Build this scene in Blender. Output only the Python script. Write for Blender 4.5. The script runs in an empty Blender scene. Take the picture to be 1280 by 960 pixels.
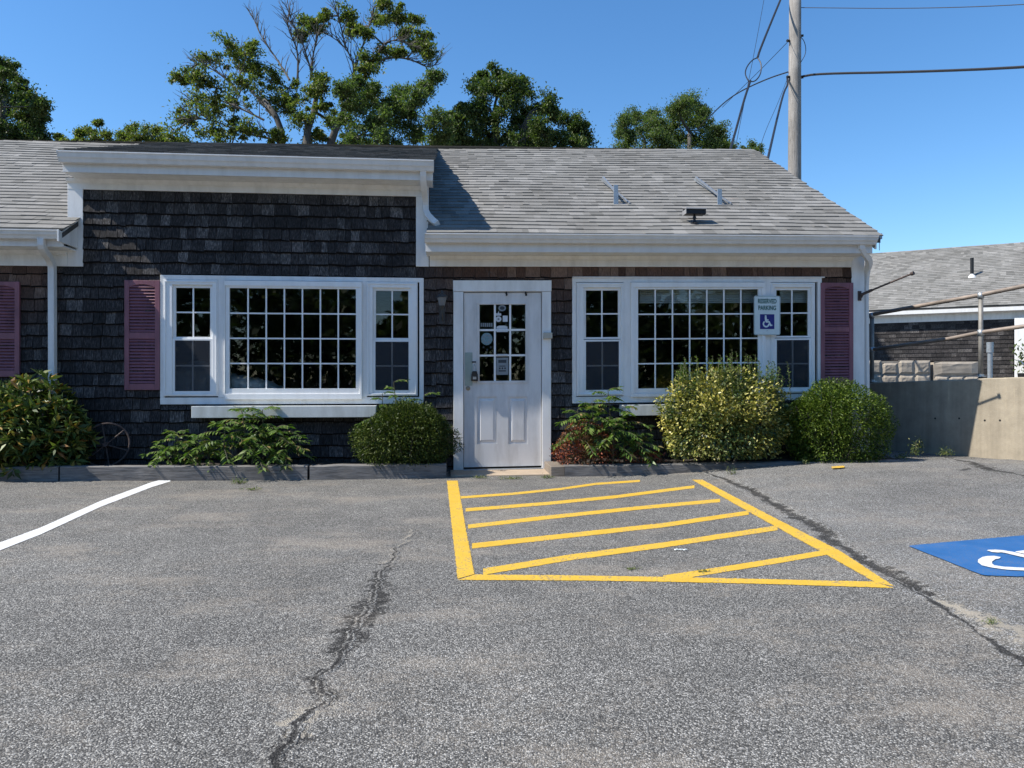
import bpy, math, random
import numpy as np
from mathutils import Vector, Matrix

random.seed(7)
rng = np.random.default_rng(7)
D = bpy.data
SC = bpy.context.scene
COL = SC.collection
R = math.radians

# ------------------------------------------------------------------ camera, sky, sun, exposure
YAW = R(5.23)
F = 961.0
HOR = 475.0
CAMZ = 1.08
cam_d = D.cameras.new('camera'); cam = D.objects.new('camera', cam_d); COL.objects.link(cam)
cam.location = (0, 0, CAMZ); cam.rotation_euler = (R(90), 0, -YAW)
cam_d.sensor_width = 36.0; cam_d.lens = 36.0 * F / 1280.0
cam_d.shift_y = -(480 - HOR) / 1280.0
cam_d.clip_start = 0.05; cam_d.clip_end = 3000
SC.camera = cam

SUN = Vector((-1.0, -0.18, 1.15)).normalized()          # towards the sun
elev = math.asin(SUN.z)
sun_d = D.lights.new('sun', 'SUN'); sun = D.objects.new('sun', sun_d); COL.objects.link(sun)
sun_d.energy = 4.4; sun_d.angle = R(0.5); sun_d.color = (1.0, 0.955, 0.88)
sun.rotation_euler = (-SUN).to_track_quat('-Z', 'Y').to_euler()
sun.location = SUN * 40

world = D.worlds.new('World'); SC.world = world; world.use_nodes = True
wn = world.node_tree; wn.nodes.clear()
sky = wn.nodes.new('ShaderNodeTexSky'); sky.sky_type = 'NISHITA'; sky.sun_disc = False
sky.sun_elevation = elev; sky.sun_rotation = math.atan2(SUN.x, SUN.y)
sky.altitude = 0; sky.air_density = 1.05; sky.dust_density = 0.15; sky.ozone_density = 5.0
bg = wn.nodes.new('ShaderNodeBackground'); bg.inputs[1].default_value = 0.115
wo = wn.nodes.new('ShaderNodeOutputWorld')
hs = wn.nodes.new('ShaderNodeHueSaturation'); hs.inputs['Saturation'].default_value = 1.18
wn.links.new(sky.outputs[0], hs.inputs['Color']); wn.links.new(hs.outputs[0], bg.inputs[0]); wn.links.new(bg.outputs[0], wo.inputs[0])

SC.view_settings.view_transform = 'Standard'; SC.view_settings.look = 'None'
SC.view_settings.exposure = 0.74; SC.view_settings.gamma = 1.0
SC.render.engine = 'CYCLES'
SC.cycles.max_bounces = 8; SC.cycles.transparent_max_bounces = 16

# ------------------------------------------------------------------ pixel <-> place
ct, st, tt = math.cos(YAW), math.sin(YAW), math.tan(YAW)
def ray(px, py):
    u = (px - 640) / F
    return Vector((st + u * ct, ct - u * st, (HOR - py) / F))
def at_y(px, py, Y):
    r = ray(px, py); return Vector((0, 0, CAMZ)) + r * (Y / r.y)
def at_d(px, py, d):
    return Vector((0, 0, CAMZ)) + ray(px, py) * d
def sh(x): return 0.012 * max(0.0, x)                      # the right wing sits a little higher
def X(px, Y=8.85): return at_y(px, HOR, Y).x
def Z(px, py, Y=8.85):
    p = at_y(px, py, Y); return p.z - sh(p.x)

# ------------------------------------------------------------------ mesh helpers
W = {}
class MB:
    def __init__(s): s.v = []; s.f = []
    def add(s, vs, fs):
        o = len(s.v); s.v += [tuple(v) for v in vs]; s.f += [tuple(i + o for i in f) for f in fs]; return s
    def box(s, x0, x1, y0, y1, z0, z1):
        if x0 > x1: x0, x1 = x1, x0
        if y0 > y1: y0, y1 = y1, y0
        if z0 > z1: z0, z1 = z1, z0
        return s.add([(x0,y0,z0),(x1,y0,z0),(x1,y1,z0),(x0,y1,z0),(x0,y0,z1),(x1,y0,z1),(x1,y1,z1),(x0,y1,z1)],
              [(0,3,2,1),(4,5,6,7),(0,1,5,4),(1,2,6,5),(2,3,7,6),(3,0,4,7)])
    def ring(s, x0, x1, z0, z1, w, y0, y1):
        l, r, b, t = (w,)*4 if not isinstance(w, tuple) else w
        s.box(x0, x1, y0, y1, z1 - t, z1); s.box(x0, x1, y0, y1, z0, z0 + b)
        s.box(x0, x0 + l, y0, y1, z0 + b, z1 - t); s.box(x1 - r, x1, y0, y1, z0 + b, z1 - t); return s
    def ext_x(s, prof, x0, x1):                            # prof = [(y,z)] closed, extruded along x
        n = len(prof)
        vs = [(x0, y, z) for y, z in prof] + [(x1, y, z) for y, z in prof]
        fs = [(i, (i+1) % n, (i+1) % n + n, i + n) for i in range(n)]
        fs += [tuple(range(n))[::-1], tuple(range(n, 2*n))]
        return s.add(vs, fs)
    def ext_y(s, prof, y0, y1):                            # prof = [(x,z)]
        n = len(prof)
        vs = [(x, y0, z) for x, z in prof] + [(x, y1, z) for x, z in prof]
        fs = [(i, (i+1) % n, (i+1) % n + n, i + n)[::-1] for i in range(n)]
        fs += [tuple(range(n)), tuple(range(n, 2*n))[::-1]]
        return s.add(vs, fs)
    def tube(s, pts, rad, n=8, flat=1.0, square=False, cap=True):
        pts = [Vector(p) for p in pts]; m = len(pts)
        if not isinstance(rad, (list, tuple)): rad = [rad] * m
        if square: n = 4
        base = len(s.v); up = None
        for i, p in enumerate(pts):
            d = (pts[min(i+1, m-1)] - pts[max(i-1, 0)])
            if d.length < 1e-9: d = Vector((0,0,1))
            d.normalize()
            if up is None:
                a = Vector((0,1,0)) if abs(d.y) < 0.8 else Vector((1,0,0))
            else: a = up
            u = (a - d * a.dot(d)).normalized(); up = u; w = d.cross(u)
            for k in range(n):
                t = 2*math.pi*(k + (0.5 if square else 0))/n
                s.v.append(tuple(p + (u*math.cos(t)*flat + w*math.sin(t))*rad[i]))
        for i in range(m-1):
            for k in range(n):
                a = base+i*n+k; b = base+i*n+(k+1) % n
                s.f.append((a, a+n, b+n, b))
        if cap:
            s.f.append(tuple(base+k for k in range(n))); s.f.append(tuple(base+(m-1)*n+k for k in range(n))[::-1])
        return s
    def lathe(s, prof, c=(0,0,0), n=20, axis='z'):
        base = len(s.v); m = len(prof)
        for r, h in prof:
            for k in range(n):
                t = 2*math.pi*k/n; a, b = r*math.cos(t), r*math.sin(t)
                p = (a, b, h) if axis == 'z' else ((a, -h, b) if axis == 'y' else (h, a, b))
                s.v.append((c[0]+p[0], c[1]+p[1], c[2]+p[2]))
        for i in range(m-1):
            for k in range(n):
                a = base+i*n+k; b = base+i*n+(k+1) % n
                s.f.append((a, b, b+n, a+n))
        s.f.append(tuple(base+k for k in range(n))[::-1]); s.f.append(tuple(base+(m-1)*n+k for k in range(n)))
        return s
    def build(s, name, mat, parent=None, shear=False, bevel=0, smooth=False, origin=None):
        V = np.array(s.v, dtype=float)
        if shear: V[:, 2] += 0.012*np.maximum(0, V[:, 0])
        return link_mesh(name, V, s.f, mat, parent, bevel, smooth, origin)
def link_mesh(name, V, faces, mat, parent=None, bevel=0, smooth=False, origin=None):
    V = np.asarray(V, dtype=float)
    if origin is None: origin = Vector(((V[:,0].min()+V[:,0].max())/2, (V[:,1].min()+V[:,1].max())/2, V[:,2].min()))
    origin = Vector(origin)
    me = D.meshes.new(name)
    if isinstance(faces, np.ndarray):
        n = len(faces); k = faces.shape[1]
        me.vertices.add(len(V)); me.vertices.foreach_set('co', (V - np.array(origin)).astype(np.float32).ravel())
        me.loops.add(n*k); me.loops.foreach_set('vertex_index', faces.astype(np.int32).ravel())
        me.polygons.add(n); me.polygons.foreach_set('loop_start', np.arange(0, n*k, k, dtype=np.int32))
        me.update(calc_edges=True)
    else:
        me.from_pydata((V - np.array(origin)).tolist(), [], faces); me.update()
    if smooth: me.polygons.foreach_set('use_smooth', [True]*len(me.polygons))
    if mat is not None: me.materials.append(mat)
    o = D.objects.new(name, me); COL.objects.link(o); place(o, origin, parent)
    if bevel:
        b = o.modifiers.new('bevel', 'BEVEL'); b.width = bevel; b.segments = 2; b.limit_method = 'ANGLE'
    return o
def place(o, wloc, parent):
    W[o.name] = Vector(wloc)
    if parent is not None:
        o.parent = parent; o.location = Vector(wloc) - W[parent.name]
    else: o.location = wloc
def empty(name, loc, parent=None):
    o = D.objects.new(name, None); o.empty_display_size = 0.2; COL.objects.link(o); place(o, loc, parent); return o
def tag(o, label=None, cat=None, group=None, kind=None):
    if label: o['label'] = label
    if cat: o['category'] = cat
    if group: o['group'] = group
    if kind: o['kind'] = kind
    return o

# ------------------------------------------------------------------ materials
def new_mat(name):
    m = D.materials.new(name); m.use_nodes = True; nt = m.node_tree
    b = nt.nodes['Principled BSDF']; return m, nt, b
def N(nt, t, **kw):
    n = nt.nodes.new(t)
    for k, v in kw.items(): setattr(n, k, v)
    return n
def L(nt, a, b): nt.links.new(a, b)
def ramp(nt, fac, stops):
    r = N(nt, 'ShaderNodeValToRGB'); e = r.color_ramp.elements
    e[0].position = stops[0][0]; e[0].color = (*stops[0][1], 1)
    e[1].position = stops[-1][0]; e[1].color = (*stops[-1][1], 1)
    for p, c in stops[1:-1]:
        q = e.new(p); q.color = (*c, 1)
    L(nt, fac, r.inputs[0]); return r.outputs[0]
def noise(nt, scale, detail=4, rough=0.55, vec=None, mapscale=None, coord='Object'):
    n = N(nt, 'ShaderNodeTexNoise'); n.inputs['Scale'].default_value = scale
    n.inputs['Detail'].default_value = detail; n.inputs['Roughness'].default_value = rough
    if vec is None:
        if coord == 'World':
            g = N(nt, 'ShaderNodeNewGeometry'); vec = g.outputs['Position']
        else:
            g = N(nt, 'ShaderNodeTexCoord'); vec = g.outputs[coord]
    if mapscale:
        mp = N(nt, 'ShaderNodeMapping'); mp.inputs['Scale'].default_value = mapscale
        L(nt, vec, mp.inputs[0]); vec = mp.outputs[0]
    L(nt, vec, n.inputs['Vector']); return n.outputs[0]
def mixc(nt, fac, a, b, mode='MIX'):
    m = N(nt, 'ShaderNodeMix', data_type='RGBA', blend_type=mode)
    if isinstance(fac, (int, float)): m.inputs[0].default_value = fac
    else: L(nt, fac, m.inputs[0])
    for i, c in ((6, a), (7, b)):
        if isinstance(c, tuple): m.inputs[i].default_value = (*c, 1)
        else: L(nt, c, m.inputs[i])
    return m.outputs[2]
def math_(nt, op, a, b=None, clamp=False):
    m = N(nt, 'ShaderNodeMath', operation=op, use_clamp=clamp)
    for i, c in ((0, a), (1, b)):
        if c is None: continue
        if isinstance(c, (int, float)): m.inputs[i].default_value = c
        else: L(nt, c, m.inputs[i])
    return m.outputs[0]
def bump(nt, b, h, strength=0.3, dist=0.01):
    n = N(nt, 'ShaderNodeBump'); n.inputs['Strength'].default_value = strength; n.inputs['Distance'].default_value = dist
    L(nt, h, n.inputs['Height']); L(nt, n.outputs[0], b.inputs['Normal'])
def plain(name, c, rough=0.6, metal=0.0, var=0.12, scale=8, bmp=0.0, streak=None, spec=None):
    m, nt, b = new_mat(name)
    n = noise(nt, scale, 5, coord='World', mapscale=streak)
    a = tuple(x*(1-var) for x in c); d = tuple(min(1, x*(1+var)) for x in c)
    L(nt, ramp(nt, n, [(0.3, a), (0.7, d)]), b.inputs['Base Color'])
    b.inputs['Roughness'].default_value = rough; b.inputs['Metallic'].default_value = metal
    if spec is not None: b.inputs['Specular IOR Level'].default_value = spec
    if bmp: bump(nt, b, noise(nt, scale*6, 4, coord='World'), bmp, 0.004)
    return m
M = {}
def trim_mat(name, c, dirt=(0.42,0.40,0.36), amt=0.35):
    m, nt, b = new_mat(name)
    n1 = noise(nt, 3.0, 6, 0.65, coord='World', mapscale=(2.5, 2.5, 0.5))
    n2 = noise(nt, 22, 4, 0.6, coord='World')
    f = ramp(nt, n1, [(0.42, (0,0,0)), (0.72, (amt*1.2,)*3)])
    col = mixc(nt, f, c, dirt)
    col = mixc(nt, 0.12, col, ramp(nt, n2, [(0.35, tuple(x*0.8 for x in c)), (0.65, c)]))
    L(nt, col, b.inputs['Base Color']); b.inputs['Roughness'].default_value = 0.5
    bump(nt, b, n2, 0.08, 0.003); return m
M['trim'] = trim_mat('white_painted_trim', (0.81, 0.80, 0.775))
M['vinyl'] = trim_mat('white_vinyl_frame', (0.82, 0.82, 0.805), amt=0.18)
M['gutter'] = trim_mat('white_aluminium_gutter', (0.71, 0.70, 0.68), amt=0.3)
M['doorwhite'] = trim_mat('scuffed_white_door', (0.68, 0.67, 0.655), (0.33,0.31,0.28), 0.45)
M['ledge'] = trim_mat('grey_white_ledge', (0.60, 0.62, 0.60), (0.3,0.3,0.26), 0.5)

def shingle_mat(name, brown_on=True):
    m, nt, b = new_mat(name)
    geo = N(nt, 'ShaderNodeNewGeometry'); oi = N(nt, 'ShaderNodeObjectInfo')
    r = math_(nt, 'FRACT', math_(nt, 'ADD', geo.outputs['Random Per Island'], oi.outputs['Random']))
    base = ramp(nt, r, [(0.0, (0.018,0.0165,0.0165)), (0.5, (0.029,0.0265,0.0265)), (0.85, (0.042,0.039,0.038)), (1.0, (0.075,0.070,0.068))])
    g1 = noise(nt, 14, 6, 0.7, vec=geo.outputs['Position'], mapscale=(9, 9, 0.5))
    g2 = noise(nt, 2.2, 5, 0.6, vec=geo.outputs['Position'], mapscale=(1, 1, 1.3))
    col = mixc(nt, 1.0, base, ramp(nt, g1, [(0.32, (0.22,)*3), (0.5, (0.9,)*3), (0.66, (3.4,3.35,3.3))]), 'MULTIPLY')
    col = mixc(nt, 1.0, col, ramp(nt, g2, [(0.3, (0.72,)*3), (0.72, (1.45,1.42,1.4))]), 'MULTIPLY')
    # shingles kept dry under the low eaves have stayed brown
    sp = N(nt, 'ShaderNodeSeparateXYZ'); L(nt, geo.outputs['Position'], sp.inputs[0])
    wob = math_(nt, 'MULTIPLY', noise(nt, 1.6, 4, vec=geo.outputs['Position']), 0.5)
    hz = math_(nt, 'ADD', sp.outputs[2], wob)
    hf = N(nt, 'ShaderNodeMapRange'); hf.inputs[1].default_value = 1.9; hf.inputs[2].default_value = 2.5
    L(nt, hz, hf.inputs[0])
    xr = N(nt, 'ShaderNodeMapRange'); xr.inputs[1].default_value = -0.35; xr.inputs[2].default_value = 0.35; L(nt, sp.outputs[0], xr.inputs[0])
    xl = N(nt, 'ShaderNodeMapRange'); xl.inputs[1].default_value = -4.15; xl.inputs[2].default_value = -4.4; L(nt, sp.outputs[0], xl.inputs[0])
    side = math_(nt, 'MAXIMUM', xr.outputs[0], xl.outputs[0])
    fac = math_(nt, 'MULTIPLY', hf.outputs[0], side, True)
    brown = mixc(nt, 1.0, ramp(nt, r, [(0, (0.06,0.032,0.022)), (0.6, (0.115,0.064,0.044)), (1, (0.20,0.13,0.095))]),
                 ramp(nt, g1, [(0.3, (0.4,)*3), (0.7, (1.7,)*3)]), 'MULTIPLY')
    if brown_on: col = mixc(nt, fac, col, brown)
    # a few pale weather scuffs
    pf = ramp(nt, noise(nt, 3.1, 7, 0.72, vec=geo.outputs['Position']), [(0.66, (0,0,0)), (0.76, (0.5,)*3)])
    col = mixc(nt, pf, col, (0.2,0.2,0.21))
    L(nt, col, b.inputs['Base Color']); b.inputs['Roughness'].default_value = 0.8
    b.inputs['Specular IOR Level'].default_value = 0.25
    bump(nt, b, g1, 0.75, 0.006); return m
M['shingle'] = shingle_mat('weathered_cedar_shingle')
M['grainshade'] = plain('end_grain_shade', (0.008,0.0075,0.008), 0.9, spec=.1)  # end grain, blackened to paint the shadow line under each course
M['shinglefar'] = shingle_mat('far_cedar_shingle', False)

def roof_mat(name, stops, patch=True):
    m, nt, b = new_mat(name)
    geo = N(nt, 'ShaderNodeNewGeometry')
    base = ramp(nt, geo.outputs['Random Per Island'], stops)
    g1 = noise(nt, 160, 3, 0.7, vec=geo.outputs['Position'])
    g2 = noise(nt, 1.1, 5, 0.6, vec=geo.outputs['Position'])
    col = mixc(nt, 1.0, base, ramp(nt, g1, [(0.35, (0.72,)*3), (0.65, (1.3,)*3)]), 'MULTIPLY')
    col = mixc(nt, 1.0, col, ramp(nt, g2, [(0.3, (0.84,0.83,0.82)), (0.7, (1.12,1.12,1.13))]), 'MULTIPLY')
    rf = ramp(nt, noise(nt, 2.3, 6, 0.7, vec=geo.outputs['Position']), [(0.68, (0,0,0)), (0.78, (0.45,)*3)])
    col = mixc(nt, rf, col, (0.24,0.17,0.13))
    L(nt, col, b.inputs['Base Color']); b.inputs['Roughness'].default_value = 0.9
    b.inputs['Specular IOR Level'].default_value = 0.2
    bump(nt, b, g1, 0.6, 0.003); return m
M['roof'] = roof_mat('grey_asphalt_roof_shingle', [(0, (0.15,0.145,0.132)), (0.2, (0.19,0.184,0.168)), (0.85, (0.222,0.214,0.197)), (1, (0.26,0.25,0.23))])
M['roofdark'] = roof_mat('dark_asphalt_roof_shingle', [(0, (0.09,0.083,0.074)), (0.5, (0.145,0.134,0.118)), (1, (0.22,0.20,0.175))])
M['roofunder'] = plain('roof_felt', (0.07,0.068,0.065), 0.95)
M['plum'] = plain('plum_shutter_paint', (0.215, 0.082, 0.105), 0.5, var=0.22, scale=5, streak=(2,2,0.7))
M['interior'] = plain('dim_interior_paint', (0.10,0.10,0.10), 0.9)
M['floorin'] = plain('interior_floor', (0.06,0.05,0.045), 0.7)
M['blackmetal'] = plain('black_metal', (0.018,0.017,0.017), 0.45, 0.3)
M['rustblack'] = plain('rusty_dark_iron', (0.085,0.062,0.055), 0.75, 0.3, var=0.4, scale=30)
M['steel'] = plain('galvanised_steel', (0.42,0.44,0.45), 0.45, 0.75, scale=20)
M['brass'] = plain('worn_brass', (0.32,0.27,0.2), 0.4, 0.7)
M['plate'] = plain('brushed_lock_plate', (0.34,0.40,0.37), 0.42, 0.6)
M['beige'] = plain('beige_plastic', (0.42,0.40,0.34), 0.6)
M['lampgrey'] = plain('dull_bronze_lamp', (0.05,0.048,0.047), 0.55, 0.2)
M['stickerw'] = plain('white_sticker', (0.55,0.58,0.6), 0.5)
M['stickerb'] = plain('pale_blue_sticker', (0.14,0.24,0.27), 0.5, var=0.3, scale=40)
M['stickergrey'] = plain('grey_sticker', (0.20,0.23,0.25), 0.5)
M['stickerdark'] = plain('dark_print', (0.03,0.04,0.05), 0.5)
M['signwhite'] = plain('reflective_sign_white', (0.60,0.68,0.68), 0.4, var=0.04)
M['signgreen'] = plain('sign_green', (0.012,0.10,0.075), 0.4)
M['signblue'] = plain('sign_blue', (0.012,0.014,0.17), 0.4)
M['blind'] = plain('grey_blind', (0.62,0.64,0.62), 0.7)
M['reflectgrey'] = plain('reflection_grey', (0.72,0.75,0.77), 0.35, var=0.3, scale=6)  # pale tone of the added shape that imitates a window reflection
M['cable'] = plain('black_cable', (0.014,0.014,0.016), 0.5)

def glass_mat():
    m = D.materials.new('window_glass'); m.use_nodes = True; nt = m.node_tree; nt.nodes.clear()
    o = N(nt, 'ShaderNodeOutputMaterial'); fr = N(nt, 'ShaderNodeFresnel'); fr.inputs[0].default_value = 1.5
    t = N(nt, 'ShaderNodeBsdfTransparent'); t.inputs[0].default_value = (0.88,0.91,0.91,1)
    g = N(nt, 'ShaderNodeBsdfGlossy'); g.inputs['Roughness'].default_value = 0.015
    geo = N(nt, 'ShaderNodeNewGeometry')
    bp = N(nt, 'ShaderNodeBump'); bp.inputs['Strength'].default_value = 0.06; bp.inputs['Distance'].default_value = 0.01
    L(nt, noise(nt, 2.5, 2, vec=geo.outputs['Position']), bp.inputs['Height']); L(nt, bp.outputs[0], g.inputs['Normal'])
    mx = N(nt, 'ShaderNodeMixShader')
    L(nt, fr.outputs[0], mx.inputs[0]); L(nt, t.outputs[0], mx.inputs[1]); L(nt, g.outputs[0], mx.inputs[2]); L(nt, mx.outputs[0], o.inputs[0])
    return m
M['glass'] = glass_mat()
def screen_mat():
    m = D.materials.new('insect_screen'); m.use_nodes = True; nt = m.node_tree; nt.nodes.clear()
    o = N(nt, 'ShaderNodeOutputMaterial'); t = N(nt, 'ShaderNodeBsdfTransparent'); d = N(nt, 'ShaderNodeBsdfDiffuse')
    d.inputs[0].default_value = (0.055,0.06,0.07,1); mx = N(nt, 'ShaderNodeMixShader'); mx.inputs[0].default_value = 0.42
    L(nt, t.outputs[0], mx.inputs[1]); L(nt, d.outputs[0], mx.inputs[2]); L(nt, mx.outputs[0], o.inputs[0]); return m
M['screen'] = screen_mat()

def asphalt_mat(name, dark, light, sand_amt=0.5, tone=1.0, patchscale=0.9, overlay=None):
    m, nt, b = new_mat(name)
    geo = N(nt, 'ShaderNodeNewGeometry'); P = geo.outputs['Position']
    vo = N(nt, 'ShaderNodeTexVoronoi'); vo.inputs['Scale'].default_value = 185; L(nt, P, vo.inputs['Vector'])
    sep = N(nt, 'ShaderNodeSeparateColor'); L(nt, vo.outputs['Color'], sep.inputs[0])
    stone = ramp(nt, sep.outputs[0], [(0.0, tuple(x*0.55 for x in dark)), (0.45, dark), (0.8, light), (1.0, tuple(min(0.6, x*1.7) for x in light))])
    gap = ramp(nt, vo.outputs['Distance'], [(0.25, (1,1,1)), (0.75, (0.35,)*3)])
    col = mixc(nt, 1.0, stone, gap, 'MULTIPLY')
    fine = noise(nt, 230, 3, 0.7, vec=P)
    col = mixc(nt, 1.0, col, ramp(nt, fine, [(0.3, (0.6,)*3), (0.7, (1.5,)*3)]), 'MULTIPLY')
    big = noise(nt, 0.55, 5, 0.6, vec=P)
    col = mixc(nt, 1.0, col, ramp(nt, big, [(0.3, (0.82*tone,)*3), (0.7, (1.16*tone,)*3)]), 'MULTIPLY')
    mid = noise(nt, 3.2, 6, 0.7, vec=P)
    col = mixc(nt, 1.0, col, ramp(nt, mid, [(0.3, (0.86,)*3), (0.7, (1.12,)*3)]), 'MULTIPLY')
    # wind-blown sand lying in shallow streaks
    s1 = noise(nt, patchscale, 8, 0.72, vec=P, mapscale=(0.9, 1.5, 1))
    s2 = noise(nt, 38, 6, 0.9, vec=P)
    sf = ramp(nt, math_(nt, 'ADD', s1, math_(nt, 'MULTIPLY', s2, 0.6)), [(0.80, (0,0,0)), (0.96, (sand_amt*.85,)*3)])
    col = mixc(nt, sf, col, ramp(nt, fine, [(0.3, (0.27,0.225,0.175)), (0.7, (0.46,0.395,0.315))]))
    # oil-dark areas
    of = ramp(nt, noise(nt, 0.8, 6, 0.65, vec=P, mapscale=(0.6, 1.4, 1)), [(0.62, (0,0,0)), (0.74, (0.5,)*3)])
    col = mixc(nt, of, col, mixc(nt, 1.0, col, (0.45,0.44,0.44), 'MULTIPLY'))
    if overlay:
        at = N(nt, 'ShaderNodeAttribute'); at.attribute_name = 'w'
        n1 = noise(nt, 16, 6, 0.8, vec=P); n2_ = noise(nt, 80, 3, 0.8, vec=P)
        mk = math_(nt, 'ADD', math_(nt, 'MULTIPLY', at.outputs['Fac'], .75), math_(nt, 'ADD', math_(nt, 'MULTIPLY', n1, 2.0), math_(nt, 'MULTIPLY', n2_, overlay[1])))
        th_ = (1.40 if overlay[0] == 'sand' else 1.28)+overlay[1]*.5
        mk = ramp(nt, math_(nt, 'MULTIPLY', mk, 0.33), [(th_*.33, (0,0,0)), ((th_+.14)*.33, (1,1,1))])
        oc = ramp(nt, fine, [(0.3, (0.22,0.19,0.15)), (0.7, (0.42,0.375,0.30))]) if overlay[0] == 'sand' else mixc(nt, 1.0, col, (0.24,0.235,0.23), 'MULTIPLY')
        col = mixc(nt, mk, col, oc)
    L(nt, col, b.inputs['Base Color']); b.inputs['Roughness'].default_value = 0.88
    b.inputs['Specular IOR Level'].default_value = 0.3
    h = math_(nt, 'ADD', math_(nt, 'MULTIPLY', vo.outputs['Distance'], -1.0), math_(nt, 'MULTIPLY', fine, 0.5))
    bump(nt, b, h, 0.8, 0.006); return m
M['asphalt'] = asphalt_mat('worn_asphalt', (0.164,0.156,0.141), (0.35,0.334,0.302), 0.5)
M['asphalt2'] = asphalt_mat('pale_old_asphalt', (0.188,0.179,0.161), (0.41,0.39,0.35), 0.35)
for k_, ov in (('sandov', ('sand', .9)), ('tarov', ('tar', .35))):
    M[k_] = asphalt_mat(k_+'_on_asphalt', (0.164,0.156,0.141), (0.35,0.334,0.302), 0.5, overlay=ov)
    M[k_+'2'] = asphalt_mat(k_+'_on_old_asphalt', (0.188,0.179,0.161), (0.41,0.39,0.35), 0.35, overlay=ov)
M['tar'] = asphalt_mat('crack_tar', (0.028,0.028,0.028), (0.075,0.073,0.07), 0.25, patchscale=3)
def paint_mat(name, c, wear=0.85, thr=0.538):
    m, nt, b = new_mat(name); geo = N(nt, 'ShaderNodeNewGeometry'); P = geo.outputs['Position']
    fine = noise(nt, 75, 5, 0.85, vec=P); mid = noise(nt, 5, 5, 0.7, vec=P)
    col = ramp(nt, mid, [(0.3, tuple(x*0.72 for x in c)), (0.7, c)])
    f = ramp(nt, math_(nt, 'ADD', math_(nt, 'MULTIPLY', fine, 0.7), math_(nt, 'MULTIPLY', mid, 0.3)), [(thr, (0,0,0)), (thr+0.025, (wear,)*3)])
    col = mixc(nt, f, col, (0.14,0.135,0.12))
    L(nt, col, b.inputs['Base Color']); b.inputs['Roughness'].default_value = 0.7
    bump(nt, b, noise(nt, 130, 3, vec=P), 0.7, 0.005); return m
M['yellow'] = paint_mat('yellow_road_paint', (0.74, 0.45, 0.035))
M['whitepaint'] = paint_mat('white_road_paint', (0.78, 0.78, 0.76), 0.5)
M['bluepaint'] = paint_mat('blue_road_paint', (0.018, 0.125, 0.34), 0.55, 0.545)
M['soil'] = plain('dark_garden_soil', (0.035,0.028,0.022), 0.95, var=0.4, scale=30, bmp=0.8)
M['sand'] = plain('sand', (0.36,0.315,0.25), 0.95, var=0.3, scale=60, bmp=0.6)
def wood_mat(name, dark, light, sc=(1.2, 14, 14)):
    m, nt, b = new_mat(name); geo = N(nt, 'ShaderNodeNewGeometry'); P = geo.outputs['Position']
    g = noise(nt, 5, 7, 0.7, vec=P, mapscale=sc); n2 = noise(nt, 2, 4, vec=P)
    col = mixc(nt, 1.0, ramp(nt, g, [(0.3, dark), (0.7, light)]), ramp(nt, n2, [(0.3, (0.75,)*3), (0.7, (1.2,)*3)]), 'MULTIPLY')
    L(nt, col, b.inputs['Base Color']); b.inputs['Roughness'].default_value = 0.85; bump(nt, b, g, 0.8, 0.008); return m
M['timber'] = wood_mat('weathered_grey_timber', (0.085,0.078,0.072), (0.26,0.245,0.23))
M['timberb'] = wood_mat('weathered_brown_timber', (0.12,0.095,0.07), (0.30,0.25,0.20))
M['pole'] = wood_mat('weathered_utility_pole', (0.15,0.135,0.12), (0.35,0.322,0.29), (10, 10, 0.7))
def concrete(name, c, streak=True):
    m, nt, b = new_mat(name); geo = N(nt, 'ShaderNodeNewGeometry'); P = geo.outputs['Position']
    a = noise(nt, 5, 7, 0.7, vec=P); s = noise(nt, 3.2, 5, 0.65, vec=P, mapscale=(3.2, 3.2, 0.12))
    col = ramp(nt, a, [(0.3, tuple(x*0.78 for x in c)), (0.7, tuple(x*1.15 for x in c))])
    if streak:
        col = mixc(nt, 1.0, col, ramp(nt, s, [(0.3, (0.82,0.81,0.79)), (0.55, (1,1,1)), (0.64, (1.04,1.03,1.01)), (0.70, (1.45,1.4,1.32))]), 'MULTIPLY')
    L(nt, col, b.inputs['Base Color']); b.inputs['Roughness'].default_value = 0.9
    bump(nt, b, noise(nt, 60, 5, 0.7, vec=P), 0.5, 0.006); return m
M['concrete'] = concrete('stained_concrete', (0.34,0.29,0.215))
M['block'] = concrete('tan_concrete_block', (0.40,0.345,0.275), False)
M['slab'] = concrete('tan_door_slab', (0.40,0.31,0.22), False)
M['bark'] = wood_mat('grey_bark', (0.035,0.030,0.025), (0.11,0.10,0.085), (6,6,1.5))
M['deadbark'] = wood_mat('bleached_dead_branch', (0.05,0.043,0.036), (0.14,0.122,0.10), (6,6,1.5))
def leaf_mat(name, stops, rough=0.5, trans=0.25, spec=0.25, patch=None, pscale=3.0):
    m, nt, b = new_mat(name); geo = N(nt, 'ShaderNodeNewGeometry')
    col = ramp(nt, geo.outputs['Random Per Island'], stops)
    if patch:
        f = ramp(nt, noise(nt, pscale, 4, 0.6, vec=geo.outputs['Position']), [(0.46, (0,0,0)), (0.58, (1,1,1))])
        col = mixc(nt, f, col, ramp(nt, geo.outputs['Random Per Island'], patch))
    L(nt, col, b.inputs['Base Color']); b.inputs['Roughness'].default_value = rough
    b.inputs['Specular IOR Level'].default_value = spec
    tr = N(nt, 'ShaderNodeBsdfTranslucent'); L(nt, mixc(nt, 1.0, col, (1.1,1.5,0.5), 'MULTIPLY'), tr.inputs[0])
    mx = N(nt, 'ShaderNodeMixShader'); mx.inputs[0].default_value = trans
    L(nt, b.outputs[0], mx.inputs[1]); L(nt, tr.outputs[0], mx.inputs[2])
    L(nt, mx.outputs[0], nt.nodes['Material Output'].inputs[0]); return m
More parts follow.
